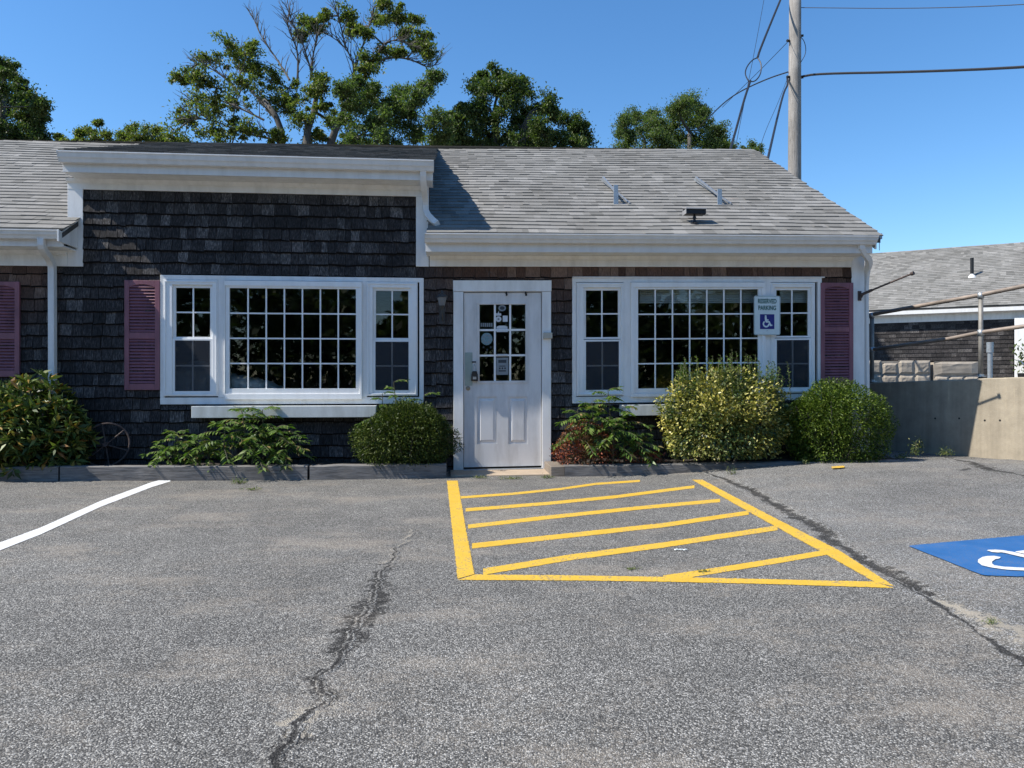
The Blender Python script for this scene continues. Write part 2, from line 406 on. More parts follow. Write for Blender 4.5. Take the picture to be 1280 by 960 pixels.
M['oak'] = leaf_mat('oak_leaf', [(0, (0.045,0.065,0.02)), (0.6, (0.11,0.135,0.036)), (1, (0.28,0.26,0.08))], trans=.4)
M['oakdark'] = leaf_mat('dark_tree_leaf', [(0, (0.03,0.05,0.018)), (0.6, (0.075,0.105,0.034)), (1, (0.15,0.17,0.05))], trans=.3)
M['locust'] = leaf_mat('locust_leaf', [(0, (0.05,0.075,0.03)), (0.6, (0.11,0.145,0.052)), (1, (0.17,0.19,0.065))], trans=.35)
M['rhodo'] = leaf_mat('rhododendron_leaf', [(0, (0.03,0.052,0.014)), (0.5, (0.09,0.13,0.03)), (0.85, (0.19,0.22,0.055)), (0.93, (0.34,0.22,0.05)), (1, (0.20,0.10,0.04))], 0.45, 0.12, 0.3)
M['yew'] = leaf_mat('yew_leaf', [(0, (0.014,0.028,0.006)), (0.5, (0.045,0.072,0.012)), (1, (0.12,0.145,0.024))], 0.5, 0.15)
M['globe'] = leaf_mat('globe_shrub_leaf', [(0, (0.018,0.036,0.005)), (0.5, (0.065,0.11,0.013)), (1, (0.17,0.22,0.03))], 0.5, 0.2)
M['euo'] = leaf_mat('variegated_leaf', [(0, (0.06,0.085,0.018)), (0.25, (0.24,0.24,0.05)), (0.6, (0.50,0.42,0.09)), (1, (0.66,0.58,0.20))], 0.4, 0.15, 0.5,
                    patch=[(0, (0.02,0.045,0.012)), (0.6, (0.06,0.10,0.025)), (0.9, (0.20,0.22,0.07)), (1, (0.36,0.33,0.12))], pscale=2.4)
M['privet'] = leaf_mat('fresh_green_leaf', [(0, (0.03,0.06,0.012)), (0.6, (0.09,0.15,0.03)), (1, (0.20,0.26,0.07))], 0.4, 0.25)
M['barberry'] = leaf_mat('red_barberry_leaf', [(0, (0.08,0.018,0.012)), (0.5, (0.26,0.055,0.03)), (1, (0.42,0.14,0.07))], 0.5, 0.2, 0.4,
                         patch=[(0, (0.04,0.035,0.012)), (0.6, (0.11,0.085,0.025)), (1, (0.2,0.13,0.05))], pscale=5)
M['ailanthus'] = leaf_mat('ailanthus_leaf', [(0, (0.035,0.07,0.014)), (0.5, (0.085,0.145,0.026)), (0.9, (0.16,0.22,0.05)), (1, (0.24,0.16,0.07))], 0.4, 0.25, 0.4)
M['stem'] = plain('green_brown_stem', (0.09,0.085,0.045), 0.7)
M['weed'] = leaf_mat('weed_leaf', [(0, (0.06,0.09,0.03)), (0.6, (0.13,0.17,0.05)), (1, (0.28,0.26,0.10))])

# ------------------------------------------------------------------ ground
SEAM = [(880,590),(905,598),(960,625),(1030,668),(1100,715),(1165,750),(1230,795),(1290,832),(1420,930),(1560,1080)]
def smooth(t): t = min(1.0, max(0.0, t)); return t*t*(3-2*t)
def gz(x, y):
    z = 0.045 - 0.016*smooth((x+5)/5.0)
    z += 0.115*smooth((x-1.6)/3.0)*smooth((y-5.2)/2.6)*(1 - smooth((x-6.6)/3)*0.4)
    z -= 0.012*max(0, min(1, (6-y)/6))
    z += 0.006*math.sin(x*1.3+0.7)*math.sin(y*0.9+1.1)
    far = max(0.0, math.hypot(x, y-5) - 12)
    return z - min(0.25, far*0.01)
def gnd(px, py, off=0.0):
    r = ray(px, py); t = (CAMZ - 0.04) / (-r.z)
    for _ in range(12):
        p = r * t; z = gz(p.x, p.y) + off
        t = (CAMZ - z) / (-r.z)
    p = r * t; return Vector((p.x, p.y, gz(p.x, p.y) + off))
def axis(lo, hi, dense, far):
    a = list(np.arange(lo, hi + 1e-6, dense)); s = dense; x = hi; up = []
    while x < far: s *= 1.35; x += s; up.append(min(x, far))
    s = dense; x = lo; dn = []
    while x > -far: s *= 1.35; x -= s; dn.append(max(x, -far))
    return dn[::-1] + a + up
xs = axis(-8, 9, 0.12, 900); ys = axis(-1, 10.2, 0.12, 900)
V = [(x, y, gz(x, y)) for y in ys for x in xs]; nx = len(xs)
Fc = np.array([(j*nx+i, j*nx+i+1, (j+1)*nx+i+1, (j+1)*nx+i) for j in range(len(ys)-1) for i in range(nx-1)])
tag(link_mesh('parking_lot', V, Fc, M['asphalt'], smooth=True, origin=(0,0,0)), kind='structure')

def resample(pts, n):
    pts = [Vector((p[0], p[1], 0)) for p in pts]
    d = [0]
    for a, b in zip(pts, pts[1:]): d.append(d[-1] + (b-a).length)
    out = []
    for k in range(n):
        t = d[-1]*k/(n-1); i = max(j for j in range(len(d)) if d[j] <= t + 1e-9); i = min(i, len(pts)-2)
        f = (t-d[i])/max(1e-9, d[i+1]-d[i]); out.append(pts[i].lerp(pts[i+1], f))
    return out
def band(name, A, B, mat, off=0.004, n=60, jit=0.0, parent=None, cross=3, mb=None):
    a = resample(A, n); b = resample(B, n); own = mb is None
    mb = mb or MB(); base = len(mb.v)
    for i in range(n):
        pa = gnd(a[i].x, a[i].y); pb = gnd(b[i].x, b[i].y)
        ja, jb = random.gauss(0, jit), random.gauss(0, jit); d = (pb-pa).normalized() if (pb-pa).length > 1e-6 else Vector((1,0,0))
        pa = pa - d*ja; pb = pb + d*jb
        for k in range(cross):
            q = pa.lerp(pb, k/(cross-1)); mb.v.append((q.x, q.y, gz(q.x, q.y)+off))
    for i in range(n-1):
        for k in range(cross-1):
            o = base+i*cross+k; mb.f.append((o, o+1, o+cross+1, o+cross))
    if own: return mb.build(name, mat, parent)
# side lot: a slightly thicker, older asphalt lift right of the seam
sp = resample(SEAM, 150); mb = MB(); offs = [0.0, 0.025, 0.05, 0.075, 0.1, 0.3, 0.8, 1.6, 3.0, 5.0, 9.0]
seamw = [gnd(p.x, p.y) for p in sp]
for i, p in enumerate(seamw):
    j = 0.0
    wdt = 0.03
    for k, o in enumerate(offs):
        x = p.x + j*(k < 3) + o; y = p.y + o*0.05
        h = gz(x, y) + 0.0012 + 0.0148*smooth(o/.1)
        mb.v.append((x, y, h))
K = len(offs)
_sy = sorted((p.y, p.x) for p in seamw); _ys = [a for a, b in _sy]; _xs = [b for a, b in _sy]
def sidez(x, y): return 0.016*smooth((x-float(np.interp(y, _ys, _xs)))/.10)
for i in range(len(seamw)-1):
    for k in range(K-1):
        o = i*K+k; mb.f.append((o, o+1, o+K+1, o+K))
tag(mb.build('side_lot', M['asphalt2'], smooth=False), kind='structure')
# terrace beyond the concrete wall
mb = MB(); tp = [(5.36,11.9),(7.72,6.86),(9.4,2.0),(60,2),(60,80),(5.36,80)]
mb.add([(x,y,-.5) for x,y in tp]+[(x,y,.93) for x,y in tp], [(6,7,8,9,10,11)]+[(i,(i+1)%6,(i+1)%6+6,i+6) for i in range(6)])
tag(mb.build('upper_terrace', M['asphalt2']), kind='structure')

# painted lines
def cl(pts, th0, th1=None):
    th1 = th1 or th0; n = len(pts); A = []; B = []
    for i, (x, y) in enumerate(pts):
        t = (th0 + (th1-th0)*i/(n-1))/2; A.append((x, y-t)); B.append((x, y+t))
    return A, B
hatch = empty('hatched_no_parking_marking', gnd(760, 660))
tag(hatch, 'yellow painted hatched no-parking area on the asphalt before the door', 'road marking')
def line(A, B, n=70, off=0.0045): return band('painted_line', A, B, M['yellow'], off*.55, n*2, 0.0022, hatch)
line([(558.5,601),(565,660),(572,724)], [(572,601),(582,660),(593,718)], 80, 0.0045)
line([(593.8,718.6),(700,719.5),(829,721.5),(960,724.5),(1092,727.5)], [(572,725.5),(700,726),(829,727.6),(960,730.5),(1117,735.5)], 110, 0.0048)
line([(865,600),(944.7,645),(1031,692.6),(1095,729)], [(878,600),(957,642),(1049,688.5),(1118,733.6)], 110, 0.0056)
for pts, a, b in (([(576,622),(640,617.5),(700,611.5),(745,605),(800,601.3)], 3.0, 2.6),
                  ([(582,637.6),(684.5,629.5),(771,621),(868,608.5)], 4.2, 3.6),
                  ([(585,658.5),(684.5,647),(800,635),(900,625.8)], 5.0, 4.2),
                  ([(590,682.7),(713,669.4),(829,656.7),(936,641)], 6.5, 5),
                  ([(604,715),(713,697),(829,681.6),(972,660)], 8, 6),
                  ([(829,723.5),(898,713),(979,700),(1033,690.6)], 7.5, 6.5)):
    A, B = cl(pts, a, b); line(A, B, 70, 0.0036)
A, B = cl([(213,599.5),(190,606),(125,630.5),(50,664.5),(0,683.5),(-80,712)], 5, 11)
tag(band('white_stall_line', A, B, M['whitepaint'], 0.003, 200, 0.0022), 'white painted stall line curving across the left asphalt', 'road marking')
m_ = band('yellow_paint_mark', [(1039,586),(1055,585)], [(1040,588.5),(1056,587.3)], M['yellow'], 0.026, 8, 0.006)
tag(m_, 'faded yellow paint fleck on asphalt near the round green shrub', 'paint mark')
blue = empty('accessible_parking_symbol', gnd(1240, 700, 0.02))
tag(blue, 'blue painted square with white wheelchair symbol on the right asphalt', 'road marking')
band('blue_square', [(1137,686),(1212,679),(1280,673),(1420,661)], [(1137,687),(1229,724),(1300,726),(1520,727)], M['bluepaint'], 0.021, 70, 0.003, blue, cross=16)
def flat_stroke(mb, pts, w, off):
    n = 26; P = resample(pts, n); base = len(mb.v)
    G = [gnd(p.x, p.y, off) for p in P]
    for i in range(n):
        d = (G[min(i+1, n-1)] - G[max(i-1, 0)]); d.z = 0; d.normalize(); s = Vector((-d.y, d.x, 0))*w
        e = 1.0 if 0 < i < n-1 else 0.55
        for q in (G[i]-s*e, G[i]+s*e): mb.v.append((q.x, q.y, gz(q.x, q.y)+off))
    for i in range(n-1):
        o = base+2*i; mb.f.append((o, o+1, o+3, o+2))
mb = MB()
flat_stroke(mb, [(1247,695.5),(1236,697.5),(1229,702),(1236,707),(1255,710),(1285,711.5),(1320,711),(1345,707)], 0.034, 0.0255)
flat_stroke(mb, [(1237,689),(1250,688.5),(1262,690.5),(1283,695.5),(1305,700),(1330,702)], 0.036, 0.0262)
flat_stroke(mb, [(1275,691),(1290,689),(1312,688)], 0.036, 0.0268)
flat_stroke(mb, [(1345,690),(1350,690.5),(1356,691)], 0.07, 0.0255)
mb.build('wheelchair_symbol', M['whitepaint'], blue)

# cracks, tar and sand
def vn(x, seed):
    r = 0; a = 1.0
    for o in range(4):
        i = math.floor(x); f = x-i; f = f*f*(3-2*f)
        h = lambda k: (math.sin((k*127.1+seed*311.7+o*74.7))*43758.5453) % 1.0
        r += a*((h(i)*(1-f)+h(i+1)*f)*2-1); a *= .6; x *= 2.1
    return r/1.6
def blobstrip(name, ctr, w, mat, off, n=60, amp=0.5, group=None, label=None, cat=None, kind='structure'):
    n = int(n*2.2); P = resample(ctr, n); mb = MB(); G = [gnd(p.x, p.y) for p in P]; a = random.random()*9; b = random.random()*9
    ws = resample([(i*10, v) for i, v in enumerate(w)], n)
    wts = []; Q = (-1, -.7, -.4, -.15, 0, .15, .4, .7, 1)
    for i in range(n):
        d = G[min(i+1, n-1)] - G[max(i-1, 0)]; d.z = 0; d.normalize(); s = Vector((-d.y, d.x, 0))
        L_ = 0 if i == 0 else L_+(G[i]-G0).length
        G0 = G[i].copy(); wid = ws[i].y*2.2; c_ = G[i]+s*vn(L_*4, a+5)*.35*ws[i].y + Vector((.035*vn(G[i].y*5, 3)+.016*vn(G[i].y*19, 8), 0, 0))*(1 if G[i].x < 0.3 else .6)
        for q in Q:
            p = c_+s*wid*q*(1+.3*vn(L_*5, a if q < 0 else b)); mb.v.append((p.x, p.y, gz(p.x, p.y)+sidez(p.x, p.y)+(off if abs(q) < .9 else off-.0030)))
            e = min(1, i/4, (n-1-i)/4); wts.append((1-abs(q))*.95*e - .12)
    K = len(Q)
    for i in range(n-1):
        for k in range(K-1):
            o = K*i+k; mb.f.append((o, o+1, o+K+1, o+K))
    ob = mb.build(name, mat); at_ = ob.data.attributes.new('w', 'FLOAT', 'POINT'); at_.data.foreach_set('value', wts)
    return tag(ob, label, cat, group, kind)
crack = [(516,661),(505,672),(497,684),(488,698),(478,712),(472,730),(465,745),(462,760),(452,775),(443,790),(432,805),(424,822),(414,838),(404,855),(400,872),(385,885)]
blobstrip('asphalt_crack', [(486,706),(478,716),(472,735),(468,750),(460,768),(446,785),(434,805),(426,825)], [0.035,0.03,0.06,0.075,0.06,0.07,0.055,0.035], M['tarov'], 0.0022, 110, 0.45)
blobstrip('asphalt_crack', [(408,835),(404,852),(403,866),(392,880),(383,886)], [0.02,0.03,0.045,0.035,0.02], M['tarov'], 0.0022, 50, 0.6)
blobstrip('asphalt_crack', [(364,905),(360,925),(352,940),(346,956),(336,985)], [0.015,0.035,0.03,0.03,0.03], M['tarov'], 0.0022, 60, 0.8)
blobstrip('sand_in_crack', crack, [0.008,0.010,0.012,0.009,0.010,0.009,0.009,0.008,0.008,0.008], M['sandov'], 0.0036, 170, 0.9)
blobstrip('sand_in_crack', [(470,706),(486,700),(497,684),(506,674)], [0.008,0.013,0.01,0.006], M['sandov'], 0.0034, 40, 0.8)
blobstrip('sand_in_crack', [(410,862),(392,886),(374,904),(366,925)], [0.02,0.06,0.07,0.03], M['sandov'], 0.0022, 60, 0.9)
blobstrip('asphalt_crack', [(880,590),(905,599),(935,612),(960,626),(1000,650),(1030,669),(1060,690),(1090,708),(1120,724),(1165,748)],
          [0.01,0.03,0.045,0.05,0.06,0.05,0.04,0.04,0.05,0.03], M['tarov2'], 0.0030, 150, 0.5)
blobstrip('asphalt_crack', [(1110,722),(1165,751),(1230,796),(1290,833)], [0.008,0.012,0.014,0.03], M['tarov2'], 0.0034, 120, 0.6)
blobstrip('sand_drift', [(1142,738),(1180,756),(1222,773),(1268,792),(1320,812)], [0.02,0.035,0.07,0.10,0.07], M['sandov2'], 0.0024, 80, 0.35)
blobstrip('asphalt_crack', [(1180,574),(1195,576.5),(1215,580),(1222,583),(1240,590),(1262,593),(1290,598)], [0.01,0.03,0.07,0.09,0.05,0.04,0.05], M['tarov2'], 0.0030, 80, 0.6)
blobstrip('asphalt_crack', [(1222,586),(1205,590)], [0.05,0.02], M['tarov2'], 0.0026, 16, 0.3)


blobstrip('asphalt_crack', [(497,684),(488,698),(478,712),(472,730),(465,745),(462,760),(452,775),(443,790),(432,805),(424,822),(414,838),(404,855),(400,872),(385,886),(368,902),(360,925),(350,948),(338,985)],
          [0.006,0.007,0.009,0.010,0.009,0.010,0.010,0.011,0.012,0.012], M['tarov'], 0.0042, 200, 0.8)

# ------------------------------------------------------------------ the shingled building
YW = 8.88
bld = empty('shingled_building', (0.5, YW, 0.03))
tag(bld, 'single storey building with dark cedar shingles, white trim and grey roof', 'building')
BX0, BX1 = -8.2, 5.07
XT0, XT1 = X(84, 8.85), X(536, 8.85)                     # tower front, outer edges
# levels
zR = dict(gt=Z(800, 293.4, 8.46), gb=Z(800, 303.6, 8.46), fb=Z(800, 316, 8.57), fr=Z(800, 333.4, 8.85))
zT = dict(gt=Z(320, 195, 8.46), gb=Z(320, 207.5, 8.46), fb=Z(320, 221, 8.57), fr=Z(320, 241, 8.85))
zL = dict(gt=Z(30, 286.8, 8.46), gb=Z(30, 297.4, 8.46), fb=Z(30, 308, 8.57), fr=Z(30, 332, 8.85))
ZCB = Z(95, 332, 8.85)                                   # bottom of the tower corner boards
ZCR = Z(528, 333, 8.85)
zbase = 0.0
# openings in nominal (unsheared) coordinates
LU = (X(200.3), X(529.6), Z(365, 505), Z(365, 345.6))
RU = (X(715.4), X(1027), Z(870, 502), Z(870, 347.4))
DU = (X(566.8), X(688.7), Z(630, 588), Z(630, 350.6))
eL = X(85, 8.46); ER0 = X(531, 8.46)
# backing wall in boxes around the openings
def wall_boxes(mb, x0, x1, z0, z1, holes, y0, y1):
    xsb = sorted({x0, x1, *[h[0] for h in holes], *[h[1] for h in holes]})
    xsb = [x for x in xsb if x0 <= x <= x1]
    for a, b in zip(xsb, xsb[1:]):
        zs = [(z0, z1)]
        for h in holes:
            if h[0] < b - 1e-6 and h[1] > a + 1e-6:
                nz = []
                for (p, q) in zs:
                    if h[2] > p: nz.append((p, min(q, h[2])))
                    if h[3] < q: nz.append((max(p, h[3]), q))
                zs = nz
        for p, q in zs:
            if q - p > 0.005: mb.box(a, b, y0, y1, p, q)
def inset(h, d=0.03): return (h[0]+d, h[1]-d, h[2]+d, h[3]-d)
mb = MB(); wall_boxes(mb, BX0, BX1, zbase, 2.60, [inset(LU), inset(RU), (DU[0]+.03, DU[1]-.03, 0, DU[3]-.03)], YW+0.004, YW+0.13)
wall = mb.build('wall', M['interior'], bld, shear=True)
tag(wall, kind=None)
mb = MB(); mb.box(XT0+0.01, XT1-0.01, YW+0.004, YW+0.13, 2.601, zT['fr']+0.12)
mb.build('wall', M['interior'], bld)
mb = MB()
mb.box(BX0, BX0+0.12, YW+0.13, 15.6, 0, 2.6)
mb.add([(BX1-0.12, YW+0.133, 0),(BX1, YW+0.133, 0),(BX1, 15.6, 0),(BX1-0.12, 15.6, 0),(BX1-.12, YW+.133, 2.72),(BX1, YW+.133, 2.72),(BX1, 15.6, 2.72),(BX1-.12, 15.6, 2.72),
        (BX1-.12, 12.15, 4.74),(BX1, 12.15, 4.74)],
       [(0,3,2,1),(0,1,5,4),(2,3,7,6),(1,2,6,9,5),(3,0,4,8,7),(4,5,9,8),(6,7,8,9)])
mb.box(BX0, BX1, 15.6, 15.72, 0, 2.7)
mb.build('wall', M['shingle'], bld)
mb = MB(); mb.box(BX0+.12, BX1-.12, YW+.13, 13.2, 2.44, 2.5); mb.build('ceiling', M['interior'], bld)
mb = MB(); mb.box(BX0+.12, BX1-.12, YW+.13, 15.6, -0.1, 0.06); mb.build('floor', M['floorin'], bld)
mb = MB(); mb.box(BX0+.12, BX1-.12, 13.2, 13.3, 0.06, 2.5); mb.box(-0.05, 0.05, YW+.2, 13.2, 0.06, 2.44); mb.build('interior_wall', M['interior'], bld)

# wall shingles
UNITW = D.meshes.new('shingle_unit')
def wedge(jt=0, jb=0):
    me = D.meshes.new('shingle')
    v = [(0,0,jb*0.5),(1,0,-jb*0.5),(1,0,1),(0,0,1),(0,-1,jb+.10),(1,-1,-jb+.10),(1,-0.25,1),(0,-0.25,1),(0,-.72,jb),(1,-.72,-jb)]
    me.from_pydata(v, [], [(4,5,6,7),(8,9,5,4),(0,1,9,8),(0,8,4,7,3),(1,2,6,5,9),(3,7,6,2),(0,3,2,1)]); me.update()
    me.materials.append(M['shingle']); me.materials.append(M['grainshade']); me.polygons[1].material_index = 1; me.polygons[2].material_index = 1; return me  # butt faces carry the painted shadow line
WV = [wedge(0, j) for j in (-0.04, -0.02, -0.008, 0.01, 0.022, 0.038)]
D.meshes.remove(UNITW)
shg = []                                                  # (x0, x1, z0, z1, y, thick)
def courses(x0, x1, z0, z1, zref, holes, exp=0.1362):
    k = math.floor((z0 - zref)/exp) - 1
    while True:
        a = zref + k*exp; b = a + exp; k += 1
        if a >= z1: break
        if b <= z0: continue
        a_, b_ = max(a, z0), min(b, z1)
        brk = sorted({x0, x1, *[h[i] for h in holes for i in (0, 1) if x0 < h[i] < x1]})
        for p, q in zip(brk, brk[1:]):
            lo, hi = a_, b_
            for h in holes:
                if h[0] < q-1e-6 and h[1] > p+1e-6:
                    if h[2] <= lo and h[3] >= hi: lo = hi
                    elif h[2] > lo and h[2] < hi and h[3] >= hi: hi = h[2]
                    elif h[3] < hi and h[3] > lo and h[2] <= lo: lo = h[3]
            if hi - lo < 0.02: continue
            x = p
            while x < q - 1e-4:
                w = random.choice((0.065,0.08,0.09,0.1,0.115,0.13,0.15,0.18))*random.uniform(0.9,1.1)
                e = min(q, x+w)
                if q - e < 0.05: e = q
                top = hi + (0.018 if hi == b_ and b_ == b and b < z1 else 0)
                shg.append((x+0.0024, e-0.0024, lo + random.uniform(-.006,.005)*(lo == a), top))
                x = e
zc = Z(300, 255, 8.87)
holes = [LU, RU, DU]
courses(X(103), X(520), zbase+0.05, zT['fr'], zc, [LU])
courses(BX0, X(103), zbase+0.05, ZCB, zc, [])
courses(X(520), X(545), zbase+0.05, ZCR, zc, [LU])
courses(X(545), X(1065), zbase+0.08, zR['fr'], Z(620, 348, 8.87), [RU, DU])
tri = sorted(range(len(shg)), key=lambda i: -((shg[i][1]-shg[i][0])*(shg[i][3]-shg[i][2])) if (shg[i][2] > 0.95 and shg[i][0] > -5.7) else 0)
single = set(tri[:300]); mbs = MB()
walls = {}
for i, (a, b, lo, hi) in enumerate(shg):
    th = random.uniform(0.024, 0.034); s = sh((a+b)/2)
    if i in single:
        o = D.objects.new('shingle', random.choice(WV)); COL.objects.link(o)
        o.scale = (b-a, th, hi-lo); place(o, (a, YW+0.002, lo+s), wall)
    else:
        jb = random.uniform(-.004,.004); y_ = YW+.002; bt = .012
        mbs.add([(a,y_,lo+s),(b,y_,lo+s),(b,y_,hi+s),(a,y_,hi+s),(a,y_-th,lo+s+jb+bt),(b,y_-th,lo+s-jb+bt),(b,y_-th*.25,hi+s),(a,y_-th*.25,hi+s),(a,y_-th*.72,lo+s+jb),(b,y_-th*.72,lo+s-jb)],
                [(4,5,6,7),(8,9,5,4),(0,1,9,8),(0,8,4,7,3),(1,2,6,5,9),(3,7,6,2),(0,3,2,1)])
so = mbs.build('shingles', M['shingle'], wall); so.data.materials.append(M['grainshade'])
so.data.polygons.foreach_set('material_index', [1 if k % 7 in (1, 2) else 0 for k in range(len(so.data.polygons))])  # same painted shadow line on the joined shingles
tag(so, kind='stuff')

# roof
def roof_tabs(c00, c10, c11, c01, exp=0.14, wr=(0.06, 0.2), thick=(0.006, 0.010), sag=0.0):
    c00, c10, c11, c01 = map(Vector, (c00, c10, c11, c01))
    nrm = (c10-c00).cross(c01-c00).normalized()
    if nrm.z < 0: nrm = -nrm
    Ls = ((c01-c00).length + (c11-c10).length)/2; Lx = ((c10-c00).length+(c11-c01).length)/2
    nc = max(1, int(round(Ls/exp))); mb = MB()
    def P(u, v, h=0):
        a = c00.lerp(c10, u); b = c01.lerp(c11, u); p = a.lerp(b, v)
        return p + nrm*(h + 0.005*(1+math.sin(u*Lx*2.1+v*5)*math.sin(v*Ls*1.7+1)))
    for k in range(nc):
        x = -0.0
        v0 = (k-0.12 if k == 0 else k)/nc; v1 = (k+1.12)/nc
        if k == nc-1: v1 = 1.0
        while x < Lx - 1e-4:
            w = random.uniform(*wr); e = min(Lx, x+w)
            if Lx - e < 0.05: e = Lx
            h = random.choice(thick)+random.uniform(0, .003); dv = random.uniform(-.02,.02)/nc
            u0, u1 = x/Lx, e/Lx
            if x == 0: u0 -= random.uniform(0, .012)/Lx*2
            if e == Lx: u1 += random.uniform(0, .02)/Lx*2
            q = [P(u0, v0+dv, h+.004), P(u1, v0+dv, h+.004), P(u1, v1, .002), P(u0, v1, .002), P(u0, v0+dv, 0), P(u1, v0+dv, 0)]
            mb.add(q, [(0,1,2,3), (4,5,1,0), (0,3,4), (1,5,2)])
            x = e
    return mb
YE, YR = 8.50, 12.15
ridge = lambda px: at_y(px, 187.2 if px > 230 else 178, YR)
def roof_slab(name, c00, c10, c11, c01, mat):
    c = [Vector(q)-Vector((0,0,.034)) for q in (c00, c10, c11, c01)]
    d = Vector((0,0,-0.05))
    mb = MB(); mb.add(c + [q+d for q in c], [(0,1,2,3),(4,7,6,5),(0,4,5,1),(1,5,6,2),(2,6,7,3),(3,7,4,0)])
    return mb.build(name, mat, bld)
def ZR(x, y):                                            # height of the right roof
    e = zR['gt'] + 0.012 + sh(x); r = 4.70 + 0.027*(x+0.09)
    return e + (r-e)*(y-YE)/(YR-YE)
RXR = 5.075
c00 = (XT1+0.0, YE, ZR(XT1, YE)); c10 = (RXR, YE, ZR(RXR, YE)); c11 = (RXR, YR, ZR(RXR, YR)); c01 = (XT1, YR, ZR(XT1, YR))
rf = roof_slab('roof', c00, c10, c11, c01, M['roofunder'])
tag(roof_tabs(c00, c10, c11, c01, 0.135).build('roof_shingles', M['roof'], rf), kind='stuff')
ZLe = zL['gt']+0.012; ZLr = at_y(60, 178, YR).z
xl_ = X(74.5, 8.46)+.012
c00 = (BX0, YE, ZLe); c10 = (xl_, YE, ZLe); c11 = (xl_, YR, ZLr); c01 = (BX0, YR, ZLr)
rf = roof_slab('roof', c00, c10, c11, c01, M['roofunder'])
tag(roof_tabs(c00, c10, c11, c01, 0.14, (0.08, 0.26)).build('roof_shingles', M['roof'], rf), kind='stuff')
TX0, TX1 = X(72, 8.46), X(542, 8.46)
ZTe = zT['gt']+0.010
zr0, zr1 = at_y(219, 179.0, YR).z+0.01, at_y(545, 187.5, YR).z+0.008
c00 = (TX0, YE, ZTe); c10 = (TX1, YE, ZTe); c11 = (TX1, YR, zr1); c01 = (TX0, YR, zr0)
rf = roof_slab('tower_roof', c00, c10, c11, c01, M['roofunder'])
tag(roof_tabs(c00, c10, c11, c01, 0.14).build('roof_shingles', M['roofdark'], rf), kind='stuff')
# back slopes and ridge cap
mb = MB()
mb.add([(BX0,YR,ZLr),(RXR,YR,ZR(RXR,YR)),(RXR,15.95,2.62),(BX0,15.95,2.62)], [(0,3,2,1)])
mb.add([(BX0,YR,ZLr-.05),(RXR,YR,ZR(RXR,YR)-.05),(RXR,15.95,2.57),(BX0,15.95,2.57)], [(0,1,2,3)])
mb.build('back_roof', M['roof'], bld)
mb = MB()
def cap_run(p, q, mb):
    p, q = Vector(p), Vector(q); n = int((q-p).length/0.2); d = (q-p)/n
    for i in range(n):
        a = p+d*i; b = p+d*(i+1.15) if i < n-1 else q; h = 0.016+random.uniform(0,.004)
        mb.add([a+Vector((0,-.11,-.052)), a+Vector((0,0,h)), a+Vector((0,.11,-.052)), b+Vector((0,-.11,-.06)), b+Vector((0,0,h-.006)), b+Vector((0,.11,-.06))],
               [(0,1,4,3),(1,2,5,4),(0,2,1),(3,4,5)])
cap_run((BX0,YR,ZLr), (TX0,YR,ZLr), mb); cap_run((TX1,YR,ZR(TX1,YR)), (RXR,YR,ZR(RXR,YR)), mb)
tag(mb.build('ridge_cap', M['roof'], bld), kind='stuff')
# tower cheeks
mb = MB()
def ZTm(x, y): return ZTe + ((zr0+(zr1-zr0)*(x-TX0)/(TX1-TX0))-ZTe)*(y-YE)/(YR-YE)
for xx0, xx1 in ((XT0, XT0+.05), (XT1-.05, XT1)):
    mb = MB()
    mb.ext_x([(YW+.135, 2.55), (YW+.135, ZTm(xx0, YW)-.06), (YR-.05, ZTm(xx0, YR)-.07), (YR-.05, 4.2)], xx0+0.002, xx1-0.002)
    mb.build('tower_side_wall', M['shingle'], bld)

# eaves: gutter, fascia, soffit, frieze
def gutter_prof(zt, zb):
    h = zt-zb
    return [(8.55, zb), (8.485, zb), (8.47, zb+h*.3), (8.455, zb+h*.45), (8.445, zb+h*.75), (8.44, zt-.014), (8.432, zt-.012), (8.432, zt), (8.45, zt), (8.452, zt-.02), (8.47, zb+h*.5), (8.49, zb+.012), (8.54, zb+.012), (8.54, zt), (8.55, zt)]
def eave(x0, x1, z, fx0, fx1, shear, endL=True, endR=True):
    mb = MB(); mb.ext_x(gutter_prof(z['gt'], z['gb']), x0, x1)
    for e, xx in ((endL, x0), (endR, x1)):
        if e: mb.ext_x([(8.548, z['gb']-.001), (8.485, z['gb']-.001), (8.468, z['gb']+.03), (8.44, z['gt']-.03), (8.43, z['gt']+.001), (8.548, z['gt']+.001)], xx-.002, xx+.002)
    mb.build('gutter', M['gutter'], bld, shear)
    mb = MB(); mb.box(x0+.008, x1-.008, 8.552, 8.575, z['fb'], z['gt']-.01); mb.build('fascia', M['gutter'], bld, shear, 0.002)
    mb = MB(); mb.box(x0+.01, x1-.01, 8.576, YW, z['fb']+.002, z['fb']+.016); mb.build('soffit', M['trim'], bld, shear)
    mb = MB(); mb.ext_x([(8.852, z['fb']), (8.80, z['fb']), (8.82, z['fb']-.03), (8.852, z['fb']-.045)], fx0, fx1)
    mb.build('crown_moulding', M['trim'], bld, shear)
    mb = MB(); mb.box(fx0, fx1, 8.853, YW+.003, z['fr'], z['fb']+.001); mb.build('frieze_board', M['trim'], bld, shear, 0.002)
eave(ER0, X(1097, 8.46), zR, X(537), X(1065), True)
eave(TX0, TX1, zT, X(84), X(536), False)
eave(BX0, eL-X(85,8.46)+X(74.5, 8.46), zL, BX0, XT0-0.001, False, endR=False)
for px_ in (835, 1046):
    q = at_y(px_, 322.5, 8.85); mb = MB(); mb.tube([(q.x, 8.853, q.z-sh(q.x)), (q.x, 8.835, q.z-sh(q.x))], .013, 10); mb.build('eye_bolt', M['blackmetal'], bld, True)
